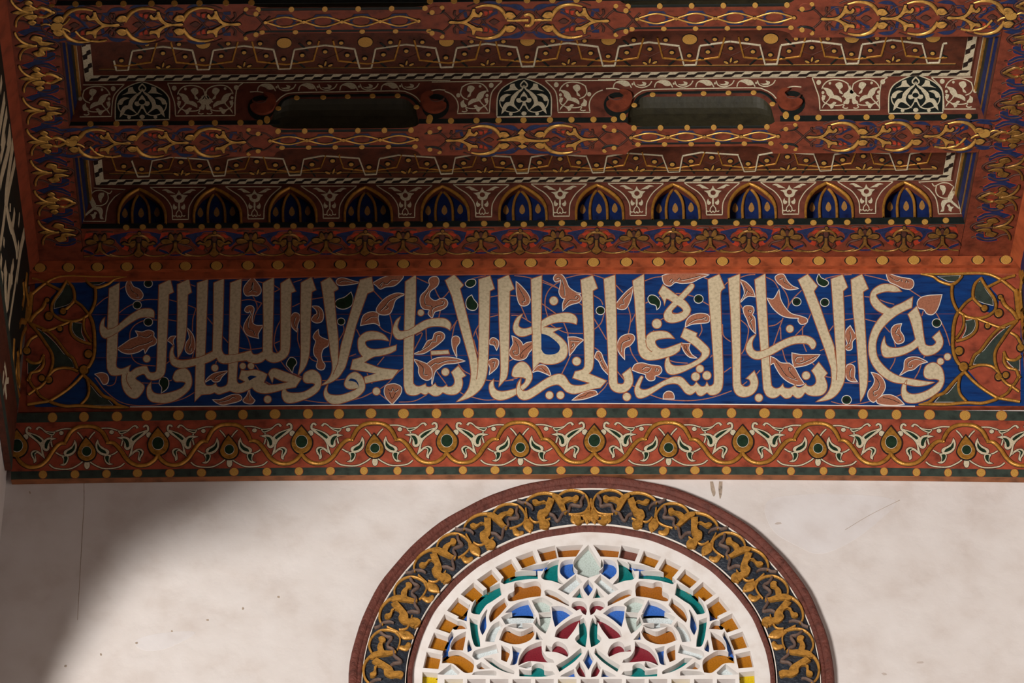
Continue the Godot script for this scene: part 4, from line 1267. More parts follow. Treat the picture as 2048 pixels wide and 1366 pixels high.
# ---------- the two carved beams ----------
func beam_body(t: Node3D, za: float, zb: float, waists: Array, face: Surf, row_top: float, row_low: float, so_in: float, far_cut: float) -> void:
	# section across the beam, swept along x; in the waists both lower corners are hollowed
	var xs := PackedFloat32Array()
	var ks := PackedFloat32Array()
	xs.append(left_in + 0.0005)
	ks.append(0.0)
	var cv := 0.0
	var cs := 0.0
	for w in waists:
		var a := on(face, w[0], row_low).x
		var b := on(face, w[1], row_low).x
		var mid: float = (w[0] + w[1]) * 0.5
		cv = on(face, mid, row_top - (mid - 1045) * 0.009).y - HS
		cs = zb - on(SO, mid, so_in - (mid - 1045) * 0.009).z
		var r := 0.06
		for i in 7:
			xs.append(a + r * i / 6.0)
			ks.append(sqrt(maxf(0.0, 1.0 - pow(1.0 - i / 6.0, 2.0))))
		for i in 7:
			xs.append(b - r + r * i / 6.0)
			ks.append(sqrt(maxf(0.0, 1.0 - pow(i / 6.0, 2.0))))
	xs.append(right_in - 0.0005)
	ks.append(0.0)
	var top := HP - 0.002
	var n := xs.size()
	var sections := []
	for i in n:
		var k := ks[i]
		var s := []
		s.append(Vector3(xs[i], top, zb))
		s.append(Vector3(xs[i], HS + cv * k, zb))
		for j in range(1, 5): # hollow
			var u := j / 5.0
			var deep := sin(PI * u) * 0.012 * k
			s.append(Vector3(xs[i], lerpf(HS + cv * k, HS, u) + deep, lerpf(zb, zb - cs * k, u) - deep))
		s.append(Vector3(xs[i], HS, zb - cs * k))
		s.append(Vector3(xs[i], HS, za + cs * far_cut * k))
		s.append(Vector3(xs[i], HS + cv * 0.8 * k, za))
		s.append(Vector3(xs[i], top, za))
		if i == 0 or i == n - 1:   # the ends are cut along the side walls
			for j in s.size():
				s[j].x += SKEW * s[j].z
		sections.append(s)
	for pass_ in 2:
		for i in n - 1:
			for j in 9:
				var hollow := (j >= 1 and j <= 5) or j == 7
				if hollow != (pass_ == 1):
					continue
				var p: Vector3 = sections[i][j]
				var q: Vector3 = sections[i + 1][j]
				var r2: Vector3 = sections[i + 1][j + 1]
				var s2: Vector3 = sections[i][j + 1]
				var nn := (r2 - p).cross(s2 - q)
				if nn.length() < 1e-10:
					continue
				nn = nn.normalized()
				var c := (p + r2) * 0.5
				if nn.dot(c - Vector3(c.x, (HS + HP) * 0.5, (za + zb) * 0.5)) < 0:
					nn = -nn
				var mat := "olive" if hollow else ("face_red" if j == 0 else "beam_red")
				quad(G.buf(mat), p, q, r2, s2, nn)
		if pass_ == 0:
			part("body", t)
		else:
			part("hollow", t, "dark olive hollowed edges")

func y_axis(t: Node3D, mat := "gilt") -> void:
	poly(mat, "375,205! 400,190 480,196 550,178 590,130 610,75! 638,75! 638,105 665,130 690,103 708,125 680,155 625,152 590,185 560,205 590,225 620,240 655,258 700,262 708,295 680,290 645,290 625,330! 605,325! 600,280 560,238 490,215 400,218", 0.3, 2.6, 1.2, "ink", 0.9, true)
	part("gilt_branch", t)

func unit_(t: Node3D) -> void:
	frame("N")
	var keep := xf
	y_axis(t)
	poly("umber", "775,205! 820,180 868,205! 820,230", 0.2, 1.6, 0.8, "ink", 0.7, true)
	part("carved_bud", t)
	for f in 2:
		if f == 1:
			xf = xf * Transform2D(Vector2(1, 0), Vector2(0, -1), Vector2(0, 2.0 * 205 / 4.876))
		frame("N")
		poly("slate_blue", "590,205! 680,176 740,186 800,150 855,128! 850,84! 812,92! 812,122 730,162 640,178", 0, 0.4, 0.0, "umber", 0.7)
		poly("slate_blue", "478,88! 545,90! 562,160! 535,166! 518,116! 478,118!", 0, 0.4, 0.0, "umber", 0.7)
		poly("slate_blue", "935,60! 1000,38 1075,48 1125,92! 1060,76 1000,70", 0, 0.4, 0.0, "umber", 0.7)
		poly("slate_blue", "700,18! 780,6 870,22 905,52! 860,40 780,28", 0, 0.4, 0.0, "umber", 0.7)
		part("blue_strap", t)
		line("umber", "960,205 1010,188 1060,170 1100,120 1080,90", 14, 0, 2, true, "ink")
		line("umber", "560,60 640,30 720,20", 12, 0, 2, true, "ink")
		part("carved_stem", t)
		poly("vermilion", "720,110! 800,100 800,125! 735,150!", 0, 0.3, 0.0)
		part("red_ground", t)
		line("umber", "440,92 430,135 462,165 480,170", 15, 0, 2, true, "ink")
		line("umber", "690,172 755,150 762,105 705,95", 14, 0, 2, true, "ink")
		part("carved_stem", t)
		line("gilt", "640,62:8 720,45:24 800,48:36 870,75:44 915,120:42 938,172:18", 30, 0.3, 3.2, true, "ink")
		part("gilt_crescent", t)
		poly("gilt", "922,145 945,110 1000,112 1036,150! 1000,172 950,168", 0.4, 3.6, 2.0, "ink", 1.0, true)
		part("gilt_bud", t)
	xf = keep

func chain(t: Node3D, x0: float, n: int, sp: float, y: float, amp: float) -> void:
	xf = Transform2D()
	frame("px")
	for i in n:
		var x := x0 + i * sp
		for f in [-1.0, 1.0]:
			var yy := y - (x - 1045) * 0.009
			var dy := -sp * 0.009
			if i < n - 1:
				line("slate_blue", "%f,%f %f,%f! %f,%f! %f,%f" % [x + 0.22 * sp, yy + f * amp * 0.1, x + 0.34 * sp, yy + f * amp * 1.25, x + 0.66 * sp, yy + dy + f * amp * 1.25, x + 0.78 * sp, yy + dy + f * amp * 0.1], 6.0, 0.2, 0.4, false, "umber")
				part("blue_strap", t)
				line("gilt", "%f,%f %f,%f %f,%f" % [x, yy, x + 0.5 * sp, yy + dy * 0.5 + f * amp, x + sp, yy + dy], 3.4, 0.4, 2.0, true, "ink", 1.2, 1.2)
				part("gilt_strand", t)
		dot("gilt", x, y - (x - 1045) * 0.009, 4.2, 0.5, 2.4, 1.2, "ink", 3.2, 0.6, true)
		part("gilt_knot", t)

# two dark carved stems that cross along the beam
func weave(t: Node3D, x0: float, x1: float, y: float, amp: float) -> void:
	xf = Transform2D()
	frame("px")
	for f in [-1.0, 1.0]:
		var x := x0
		while x < x1 - 20:
			var s := ""
			for i in 9:
				var xx := x + i * 7.5
				s += "%f,%f " % [xx, y - (xx - 1045) * 0.0088 + f * amp * sin((xx - x0) * TAU / 120.0 + 0.7)]
			line("umber", s.strip_edges(), 3.0, 0, 1.1, true, "ink")
			part("carved_stem", t)
			x += 60

func eye_spiral(t: Node3D) -> void:  # small carved volute at the end of a waist, N frame
	frame("N")
	dot("beam_red", 250, 92, 66, 0, 2.0, 1.5, null, 40, 0, true)
	line("black_green", "170,120:10 235,125:34 300,112:36 340,88:8", 30, 0, 2.2, true)
	part("volute", t)
	dot("gold_leaf", 215, 104, 26, 1.6, 1.6, 1.0, null, 24, 0, true)
	part("gilt_dot", t)
	dot("gold_leaf", 312, 64, 24, 0.2, 1.6, 1.0, null, 20, 0, true)
	part("gilt_dot", t)

func rosette(t: Node3D, x: float, y: float, sgn: float) -> void:
	xf = Transform2D(Vector2(sgn, 0), Vector2(0, 1), Vector2(x, y))
	F(0, 0, 1)
	line("slate_blue", "-62,4 -40,-18 -10,-26 20,-24 34,-30", 6, 0, 0.5, false, "umber")
	line("slate_blue", "-40,12 -20,24 10,28 34,22", 6, 0, 0.5, false, "umber")
	part("blue_strap", t)
	line("umber", "-36,0 -20,14 6,18 28,6 30,-8", 4, 0, 2, true, "ink")
	part("carved_stem", t)
	poly("gold_leaf", "-12,-4 -4,-9 8,-8 13,-2 10,5 0,8 -8,6", 0.3, 2.6, 1.4, "ink", 1.0, true)
	line("gilt", "-10,-3 -18,-8 -26,-18", 4, 0.2, 2.4, true, "ink")
	line("gilt", "-10,3 -18,5 -26,10", 4, 0.2, 2.4, true, "ink")
	line("gilt", "12,-3 22,-6 32,-4", 4, 0.2, 2.4, true, "ink")
	part("gilt_rosette", t)
	line("gilt", "-36,8 -48,20 -62,27 -84,29 -100,26", 5, 0.2, 2.6, true, "ink")
	part("gilt_branch", t)
	xf = Transform2D()

func face_art(t: Node3D, face: Surf, mid: float, low: float) -> void:
	# low: pixel row of the beam's lower edge at the middle of the picture; painted once for the lower beam, shifted for the upper
	S = face
	var base := Transform2D(Vector2(1, -0.0088), Vector2(0, 1), Vector2(mid - 1045, low - 246.5 + 1045 * 0.0088))
	xf = base
	frame("px")
	for e in [[140.0, 560.0], [838.0, 1256.0], [1560.0, 1955.0]]:
		var band := flat(PackedVector2Array([put(e[0], 236.5), put(e[1], 236.5)]))
		band.append(Vector2(band[1].x, HS - 8.4 + 0.0004))
		band.append(Vector2(band[0].x, HS - 8.4 + 0.0004))
		slab("black_green", band, 0, 0.0012, 0.0)
	part("dotted_band", t)
	for x in [181, 233, 280, 331, 383, 430, 481, 520, 858, 902, 953, 997, 1047, 1100, 1143, 1187, 1228, 1594, 1637, 1682, 1733, 1783, 1835, 1888, 1937]:
		dot("gold_leaf", x, 241, 6.2, 0.9, 0.5, 0.2, null, 5.6)
		part("gilt_dot", t)
	frame("L")
	# the three arched panels
	for c in [284.0, 1047.5, 1831.0]:
		xf = base.translated(Vector2(c - 1047.5, -(c - 1047.5) * 0.0088)) * Transform2D(0, Vector2(0, -0.2))
		frame("L")
		poly("black_green", "722,452! 725,262 760,165 840,102 940,57 1012,40! 1090,62 1200,112 1280,182 1308,262 1305,448!", 0, 0.3, 0.0)
		part("dark_ground", t)
		line("bone", "722,452! 725,262 760,165 840,102 940,57 1012,40! 1090,62 1200,112 1280,182 1308,262 1305,448!", 14, 0.2, 0.5, false, null, 1, 1, true)
		part("panel_outline", t)
		poly("bone", "1012,180! 1045,225 1055,250 1088,258 1092,285 1065,302 1030,292 1040,330 1060,370! 1012,330 965,370! 990,330 998,292 960,302 932,285 936,258 970,250 980,225", 0.3, 0.5, 0.0)
		dot("black_green", 1010, 260, 34, 0.8, 0.3, 0.0, null, 26)
		part("painted_flower", t)
		var keep := xf
		for f in 2:
			if f == 1:
				xf = xf * Transform2D(Vector2(-1, 0), Vector2(0, 1), Vector2(2.0 * (860 + 1013 / 5.389), 0))
			frame("L")
			poly("bone", "1040,150! 1100,190 1150,240 1165,290 1205,298 1238,340 1258,425! 1215,385 1190,345 1150,335 1050,400! 1115,325 1112,270 1080,220", 0.3, 0.5, 0.0)
			poly("bone", "1070,165! 1105,130 1115,95! 1160,108 1172,150 1230,182! 1160,168", 0.3, 0.5, 0.0)
			poly("bone", "1150,215! 1210,208 1262,240 1270,278 1232,285 1208,242", 0.3, 0.5, 0.0)
			part("painted_leaf", t)
			line("bone", "1275,270 1265,330 1215,385 1130,405 1065,385 1030,330", 13, 0.3, 0.5)
			line("bone", "1012,62 1050,105 1035,135 1010,115 1040,165 1070,190", 16, 0.3, 0.5)
			part("painted_stem", t)
			dot("bone", 1155, 422, 20, 0.3, 0.5, 0.0, null, 18)
			part("painted_dot", t)
		xf = keep
		frame("L")
		dot("bone", 1013, 418, 28, 0.3, 0.5, 0.0, null, 22)
		part("painted_dot", t)
	# scroll panels: [centre of the scroll, mirrored, outline or none]
	for p in [[946.0, 1.0, 1], [1149.0, -1.0, 1], [385.0, -1.0, 2], [436.0, 1.0, 0], [1674.0, -1.0, 2], [1729.0, 1.0, 0], [190.0, 1.0, 3], [1921.0, -1.0, 3]]:
		xf = base * Transform2D(Vector2(p[1], 0), Vector2(0, 1), Vector2(p[0] - 946.0 * p[1], 0))
		if p[2] == 2:
			var m: float = p[0] + 26.0
			xf = base
			frame("px")
			line("bone", "%f,160.5! %f,160.5! %f,170 %f,182 %f,200 %f,226! %f,226! %f,200 %f,182 %f,170" % [m - 76, m + 76, m + 64, m + 61, m + 59, m + 59, m - 60, m - 62, m - 68, m - 72], 2.4, 0.2, 0.5, false, null, 1, 1, true)
			part("panel_outline", t)
			poly("bone", "%f,176! %f,188 %f,193 %f,198 %f,203 %f,203 %f,198 %f,193 %f,188" % [m, m + 5, m + 12, m + 13, m + 7, m - 7, m - 13, m - 12, m - 5], 0.2, 0.5, 0.0)
			part("painted_bud", t)
			xf = base * Transform2D(Vector2(p[1], 0), Vector2(0, 1), Vector2(p[0] - 946.0 * p[1], 0))
		frame("L")
		if p[2] == 1:
			line("bone", "20,68! 400,66! 780,64! 720,120 670,180 650,260 640,408! 295,410! 305,330 285,260 230,200 160,170", 12, 0.2, 0.5)
			part("panel_outline", t)
		if p[2] == 3:
			line("bone", "300,66! 780,64! 720,120 670,180 650,260 640,408! 300,410!", 12, 0.2, 0.5)
			part("panel_outline", t)
		line("bone", "340,130 400,95 480,82 560,95 610,140 625,180", 13, 0.2, 0.5)
		line("bone", "345,130 330,190 360,240 410,262", 13, 0.2, 0.5)
		line("bone", "575,190 570,230 540,262", 12, 0.2, 0.5)
		line("bone", "375,335 420,355 500,358 560,345 610,315 625,270", 12, 0.2, 0.5)
		line("bone", "385,355 400,380 370,392 345,385", 12, 0.2, 0.5)
		part("painted_stem", t)
		poly("bone", "410,120! 440,110 480,130 470,160 445,190 435,225 400,238! 410,215 430,190 400,160", 0.2, 0.5, 0.0)
		poly("bone", "620,165! 560,175 520,200 495,250! 450,258 415,290 412,325! 460,300 500,285 530,280! 600,360 625,392! 610,350 545,265", 0.2, 0.5, 0.0)
		poly("bone", "330,290! 365,262! 370,300 395,330 345,345 330,320", 0.2, 0.5, 0.0)
		poly("bone", "470,330 500,322 520,340 565,350! 540,375 530,395! 505,385 495,360", 0.2, 0.5, 0.0)
		poly("bone", "585,255! 625,245! 620,285 600,300", 0.2, 0.5, 0.0)
		part("painted_leaf", t)
		for d in [[660, 110, 26], [305, 215, 22], [540, 120, 14], [615, 220, 16]]:
			dot("bone", d[0], d[1], d[2], 0.2, 0.5, 0.0)
			part("painted_dot", t)
	# above the two hollows: cream outline and a running vine
	for h in 2:
		xf = base.translated(Vector2(712.0 * h, -712.0 * h * 0.0088))
		frame("U")
		xf = xf * Transform2D(0, Vector2(0, -3.0))
		line("bone", "0,165 100,165 200,205 265,272! 340,207 450,178 900,172 1500,168 1620,188 1700,232 1745,282! 1790,205 1900,160 2000,165", 11, 0.2, 0.5)
		part("panel_outline", t)
		line("bone", "-80,70! 1000,68! 2050,66!", 8, 0.2, 0.5)
		part("panel_outline", t)
		for i in 4:
			var o := i * 422.0
			F(500 + o / 5.12, 150, 5.12)
			line("bone", "285,95 305,138 370,156 440,132 468,92", 12, 0.2, 0.5)
			poly("bone", "315,125! 350,140 400,138 412,110 370,98 380,118 350,128", 0.2, 0.5, 0.0)
			part("painted_leaf", t)
			line("bone", "75,158 90,112 145,86 220,97 262,158", 12, 0.2, 0.5)
			poly("bone", "105,105! 160,90 215,98 240,135 190,142 150,118", 0.2, 0.5, 0.0)
			part("painted_leaf", t)
			dot("bone", 272, 120, 11, 0.2, 0.5, 0.0)
			part("painted_dot", t)
		frame("U")
		# black edge with half-round gilded studs
		line("black_green", "290,330 330,262 400,225 480,212 900,210 1500,208 1600,218 1680,262 1735,330", 34, 0.1, 0.5)
		part("dark_edge", t)
		for d in [[478, 232], [750, 230], [1000, 224], [1255, 220], [1512, 220], [290, 338], [1705, 338]]:
			dot("gold_leaf", d[0], d[1], 30, 0.3, 2.4, 1.4, null, 22, 0, true)
			part("gilt_stud", t)
		var k2 := xf
		for f in 2:
			if f == 1:
				xf = k2 * Transform2D(Vector2(-1, 0), Vector2(0, 1), Vector2(2.0 * (500 + 1008 / 5.12), 0))
			frame("U")
			dot("black_green", 1900, 330, 140, 0.0, 0.6, 0.0, null, 128)
			part("dark_edge", t)
			poly("beam_red", "1745,290! 1760,230 1820,195 1880,200 1830,240 1850,275 1930,285 2010,320 1990,370 1920,405 1840,400 1780,365", 0.6, 7, 4.5, null, 0, true)
			line("umber", "1835,255:12 1860,290:26 1920,300:30 1975,285:22 1990,262:8", 26, 4.0, 5, true)
			part("volute", t)
			dot("gold_leaf", 1842, 455, 32, 0.8, 1.4, 0.8, null, 38, 0, true)
			part("gilt_stud", t)
	xf = Transform2D()

func build_beams() -> void:
	var t := thing("carved_beam", "lower carved ceiling beam with white arabesque face and gilded underside, nearer the inscription", "beam", Vector3(0, HS, (far2 + near2) * 0.5))
	beam_body(t, far2, near2, [[540, 838], [1252, 1550]], S2, 196, 250, 256, 1.8)
	face_art(t, S2, 1045, 246.5)
	S = SO
	var sh := -0.0088
	for c in [[1, 0.95, 1044 - 1058 * 0.95], [-1, -0.95, 1044 + 1058 * 0.95]]:
		xf = Transform2D(Vector2(c[1], sh * c[1]), Vector2(0, 0.84), Vector2(c[2], 278.5 - 42 * 0.84 - sh * 1045 + sh * c[2]))
		unit_(t)
		for f in 2:
			var keep := xf
			if f == 1:
				xf = xf * Transform2D(Vector2(1, 0), Vector2(0, -1), Vector2(0, 84))
			frame("N")
			eye_spiral(t)
			line("slate_blue", "880,50 960,50 1040,78 1100,98 1165,95", 30, 0, 0.5, false, "umber")
			part("blue_strap", t)
			xf = xf * Transform2D(Vector2(-1, 0), Vector2(0, 1), Vector2(2.0 * (691 - 41.9) / 0.95, 0))
			eye_spiral(t)
			xf = keep
	for tip in [[262, -1], [378, -1], [493, -1], [1612, 1], [1720, 1], [1846, 1]]:
		var k: float = 0.92 * tip[1]
		var ox: float = tip[0] - 897 * k
		xf = Transform2D(Vector2(k, sh * k), Vector2(0, 0.84), Vector2(ox, 278.5 - 42 * 0.84 - sh * 1045 + sh * ox))
		unit_(t)
	weave(t, 205, 535, 278.5, 18)
	weave(t, 1560, 1935, 278.5, 18)
	weave(t, 850, 1240, 278.5, 18)
	xf = Transform2D(0, Vector2(0, 0))
	frame("L")
	poly("gilt", "942,622! 992,570! 1036,612! 1010,640 1060,680 1200,690 1282,680! 1282,702 1200,716 1050,712 1002,736 1046,762 990,787! 944,757! 984,736 940,706 800,704 728,694! 800,678 920,655 968,638", 0.4, 2.8, 1.4, "ink", 1.0, true)
	part("gilt_diamond", t)
	chain(t, 540, 5, 73.5, 276, 8)
	chain(t, 1262, 5, 73.5, 276, 8)
	waist_edges(t, 246.5, 310, 0)
	rosette(t, 1968, 266, 1)
	rosette(t, 143, 284, -1)

	t = thing("carved_beam", "upper carved ceiling beam with a gilded ring at mid-length, at the top of the picture", "beam", Vector3(0, HS, (far1 + near1) * 0.5))
	beam_body(t, far1, near1, [[500, 866], [1240, 1590]], S1, -48, 6, 13, 1.75)
	S = S1
	frame("px")
	slab("black_green", flat(PackedVector2Array([Vector2(100, 2), Vector2(1045, -6), Vector2(1990, -14), Vector2(1990, -5), Vector2(1045, 3), Vector2(100, 11.5)])), 0, 0.0012, 0.0)
	part("dotted_band", t)
	for x in [103, 151, 198, 247, 303, 349, 399, 452, 503, 860, 908, 953, 998, 1054, 1105, 1153, 1198]:
		dot("gold_leaf", x, 1.5 - (x - 1045) * 0.0085, 6.4, 0.9, 0.5, 0.2, null, 5.8)
		part("gilt_dot", t)
	S = SO
	for c in [[1, 1.0, 0.0], [-1, -1.0, 2116.0]]:
		xf = Transform2D(Vector2(c[1], sh * c[1]), Vector2(0, 1), Vector2(c[2], -sh * 1058 + sh * c[2]))
		unit_(t)
		for f in 2:
			if f == 1:
				xf = xf * Transform2D(Vector2(1, 0), Vector2(0, -1), Vector2(0, 84))
			frame("N")
			eye_spiral(t)
			line("slate_blue", "880,50 960,50 1040,78 1100,98 1165,95", 30, 0, 0.5, false, "umber")
			part("blue_strap", t)
			var keep := xf
			xf = xf * Transform2D(Vector2(-1, 0), Vector2(0, 1), Vector2(2.0 * 688, 0))
			eye_spiral(t)
			xf = keep
	for tip in [[240, -1], [367, -1], [482, -1], [1641, 1], [1760, 1], [1893, 1]]:
		var k: float = 1.0 * tip[1]
		var ox: float = tip[0] - 897 * k
		xf = Transform2D(Vector2(k, sh * k), Vector2(0, 1), Vector2(ox, -sh * 1045 + sh * ox))
		unit_(t)
	weave(t, 180, 520, 42, 22)
	weave(t, 1600, 1985, 42, 22)
	weave(t, 860, 1250, 42, 22)
	xf = Transform2D()
	frame("N")
	line("gilt", "945,195:30 1050,196:28 1155,194:34", 30, 0.4, 2.6, true, "ink")
	line("gilt", "1212,194:34 1300,190:28 1382,190:36", 30, 0.4, 2.6, true, "ink")
	part("gilt_bar", t)
	line("gilt", "1118,146:30 1160,134:36 1192,156:38 1196,190:38 1192,222:38 1160,246:36 1118,240:30", 36, 0.6, 3.4, true, "ink")
	part("gilt_ring", t)
	chain(t, 531, 5, 76.5, 39, 10)
	chain(t, 1274, 5, 78.5, 39, 10)
	waist_edges(t, 3, 79, 1)
	rosette(t, 2021, 31, 1)
	rosette(t, 114, 53, -1)

func waist_edges(t: Node3D, near_row: float, far_row: float, k: int) -> void:
	S = SO
	xf = Transform2D(Vector2(1, -0.0088), Vector2(0, 1), Vector2(0, 1045 * 0.0088))
	frame("px")
	for w in ([[552, 826], [1264, 1538]] if k == 0 else [[512, 854], [1252, 1578]]):
		line("black_green", "%f,%f %f,%f" % [w[0], near_row + 11.5, w[1], near_row + 11.5], 8, 0.1, 0.4)
		line("black_green", "%f,%f %f,%f" % [w[0], far_row - 20.5, w[1], far_row - 20.5], 6, 0.1, 0.4)
		part("dark_edge", t)
		var n := 6
		for i in n:
			var x: float = lerpf(w[0] + 4, w[1] - 4, i / 5.0)
			dot("gold_leaf", x, near_row + 11.0, 5.6, 0.5, 1.2, 0.7, null, 5.4, 0, true)
			part("gilt_dot", t)
			dot("gold_leaf", x + 8, far_row - 19.5, 5.6, 0.5, 1.2, 0.7, null, 4.2, 0, true)
			part("gilt_dot", t)
	xf = Transform2D()

# ---------- coffer panels with strapwork ----------
func build_coffers() -> void:
	for k in 2:
		var za: float = [z1, near2][k]
		var zb: float = [far2, far1][k]
		var t := thing("coffer_panel", ["lower sunk ceiling panel with gold and white strapwork, between niche cornice and lower beam", "upper sunk ceiling panel with gold and white strapwork, between the two carved beams"][k], "ceiling panel", Vector3(0, HP - 0.004, (za + zb) * 0.5))
		S = level(HP - 0.004)
		slab("pan_red", PackedVector2Array([Vector2(lp(za), za + 0.002), Vector2(rp(za), za + 0.002), Vector2(rp(zb), zb - 0.002), Vector2(lp(zb), zb - 0.002)]), 0, 0.003, 0)
		part("board", t)
		S = level(HP - 0.007)
		# black and cream band along three edges
		var bw := 0.026
		var inset := 0.004
		slab("bone", PackedVector2Array([Vector2(lp(za) + inset, za + inset), Vector2(rp(za) - inset, za + inset), Vector2(rp(za) - inset, za + inset + bw), Vector2(lp(za) + inset, za + inset + bw)]), 0, 0.0006, 0)
		slab("bone", PackedVector2Array([Vector2(lp(za) + inset, za + inset + bw), Vector2(lp(za) + inset + bw, za + inset + bw), Vector2(lp(zb) + inset + bw, zb), Vector2(lp(zb) + inset, zb)]), 0, 0.0006, 0)
		slab("bone", PackedVector2Array([Vector2(rp(za) - inset - bw, za + inset + bw), Vector2(rp(za) - inset, za + inset + bw), Vector2(rp(zb) - inset, zb), Vector2(rp(zb) - inset - bw, zb)]), 0, 0.0006, 0)
		part("cream_band", t)
		var pitch: float = [0.0492, 0.0545][k]
		var x := lp(za) + inset + 0.01
		while x < rp(za) - inset - pitch:
			var z := za + inset
			slab("ink", PackedVector2Array([Vector2(x, z + bw * 0.04), Vector2(x + pitch * 0.5, z + bw * 0.06), Vector2(x + pitch * 0.68, z + bw * 0.5), Vector2(x + pitch * 1.05, z + bw * 0.55), Vector2(x + pitch * 1.2, z + bw * 0.97), Vector2(x + pitch * 0.7, z + bw * 0.95), Vector2(x + pitch * 0.5, z + bw * 0.55), Vector2(x + pitch * 0.15, z + bw * 0.48)]), 0.0004, 0.0005, 0)
			part("black_step", t)
			x += pitch
		for side in [0, 1]:
			var z := za + inset + bw + 0.01
			while z < zb - 0.03:
				var xe: float = lp(z) + inset if side == 0 else rp(z) - inset - bw
				slab("ink", PackedVector2Array([Vector2(xe, z), Vector2(xe + bw * 0.5, z + 0.008), Vector2(xe + bw * 0.55, z + 0.022), Vector2(xe + bw, z + 0.03), Vector2(xe + bw, z + 0.05), Vector2(xe + bw * 0.55, z + 0.042), Vector2(xe + bw * 0.45, z + 0.03), Vector2(xe, z + 0.022)]), 0.0004, 0.0005, 0)
				part("black_step", t)
				z += 0.06
		# thin pale line inside the band
		var zl := za + inset + bw + 0.026
		slab("olive", PackedVector2Array([Vector2(lp(za) + 0.05, zl), Vector2(rp(za) - 0.05, zl), Vector2(rp(za) - 0.05, zl + 0.004), Vector2(lp(za) + 0.05, zl + 0.004)]), 0, 0.003, 0)
		slab("gold_paint", PackedVector2Array([Vector2(lp(za) + 0.05, zl + 0.004), Vector2(rp(za) - 0.05, zl + 0.004), Vector2(rp(za) - 0.05, zl + 0.0055), Vector2(lp(za) + 0.05, zl + 0.0055)]), 0, 0.003, 0)
		part("inner_line", t)
		var lo := on(S, 0, 0)
		for i in range(-6, 9):
			var per: float = [151.6, 162.2][k]
			xf = Transform2D(Vector2(1, -0.0088), Vector2(0, 1), Vector2(i * per, 900 * 0.0088 - i * per * 0.0088))
			frame(["X", "N"][k])
			# skip what would run past the panel's ends
			var cx: float = [893.0, 893.0][k] + i * per
			var edge_l := on_x(lp(za)) + 30
			var edge_r := on_x(rp(za)) - 30
			if cx < edge_l - per * 0.3 or cx > edge_r + per * 0.3:
				continue
			clip_l = edge_l
			clip_r = edge_r
			strap(t, "bone", ["190,158 270,366 412,360 452,160 690,118 1165,155", "250,465 300,652 415,650 455,465 750,425 1045,465"][k], 17, 2.0)
			strap(t, "gold", ["-70,100 -10,282 325,325 670,275 735,110", "40,380 92,580 375,612 640,577 697,380"][k], 17, 2.0)
			strap(t, "black_green", ["455,245 530,290 600,385", "430,570 500,600 565,655"][k], 20, 1.4)
			strap(t, "black_green", ["550,142 640,188", "500,405 585,480"][k], 20, 1.4)
			strap(t, "black_green", ["40,395 110,300 230,235", "150,655 200,610 280,560"][k], 16, 1.4)
			strap(t, "umber", ["740,240 830,275 900,235 1010,170", "640,515 690,540 760,565 840,530 950,470"][k], 9, 1.0)
			for d in [[[90, 228], [318, 265], [558, 225], [822, 180]], [[180, 523], [350, 555], [532, 520], [755, 487], [120, 402], [600, 400]]][k]:
				if inside(put(d[0], d[1]).x, 6):
					dot("gold_leaf", d[0], d[1], [38, 27][k], 0.2, 3.4, 2.4, "ink", [26, 19][k], 0.8, true)
					part("gilt_boss", t)
			for d in [[[760, 335, 0.35], [835, 316, -1.2], [905, 335, -0.35]], [[710, 628, 0.4], [757, 604, -1.3], [805, 622, -0.35]]][k]:
				if inside(put(d[0], d[1]).x, 6):
					shape("gold_leaf", oval(d[0], d[1], [40, 27][k], [15, 12][k], 12, d[2]), 0.2, 2.4, 1.4, "ink", 0.6, true)
					part("gilt_petal", t)
			if k == 1 and inside(put(355, 400).x, 18):
				dot("gold_leaf", 355, 400, 74, 0.2, 1.6, 1.0, "ink", 50, 0.8, true)
				part("gilt_disc", t)
	xf = Transform2D()

func lp(z: float) -> float:
	return left_pan + SKEW * z

func rp(z: float) -> float:
	return right_pan + SKEW * z

var clip_l := 0.0
var clip_r := 0.0

func on_x(x: float) -> float:   # the pixel column where the world's x meets this panel at its back edge
	var d := axes.inverse() * (Vector3(x, S.o.y, 0.3) - eye)
	return 1024.0 + FOCAL * d.x / -d.z

func inside(x: float, m: float) -> bool:
	return x > clip_l + m and x < clip_r - m

func strap(t: Node3D, m, s: String, w: float, h: float) -> void:
	var run := ""
	var c := s.split(" ")
	for i in c.size() - 1:
		var a := Vector2(float(c[i].get_slice(",", 0)), float(c[i].get_slice(",", 1)))
		var b := Vector2(float(c[i + 1].get_slice(",", 0)), float(c[i + 1].get_slice(",", 1)))
		var pa := put(a.x, a.y)
		var pb := put(b.x, b.y)
		if pa.x > pb.x:
			var sw := a
			a = b
			b = sw
			pa = put(a.x, a.y)
			pb = put(b.x, b.y)
		if pb.x < clip_l or pa.x > clip_r:
			continue
		if pa.x < clip_l and pb.x > pa.x:
			a = a.lerp(b, (clip_l - pa.x) / (pb.x - pa.x))
		if pb.x > clip_r and pb.x > pa.x:
			b = a.lerp(b, (clip_r - put(a.x, a.y).x) / (pb.x - put(a.x, a.y).x))
		line(m, "%f,%f %f,%f" % [a.x, a.y, b.x, b.y], w, 0.1, h, false, null)
	if not G.bufs.is_empty():
		part("strapwork", t)

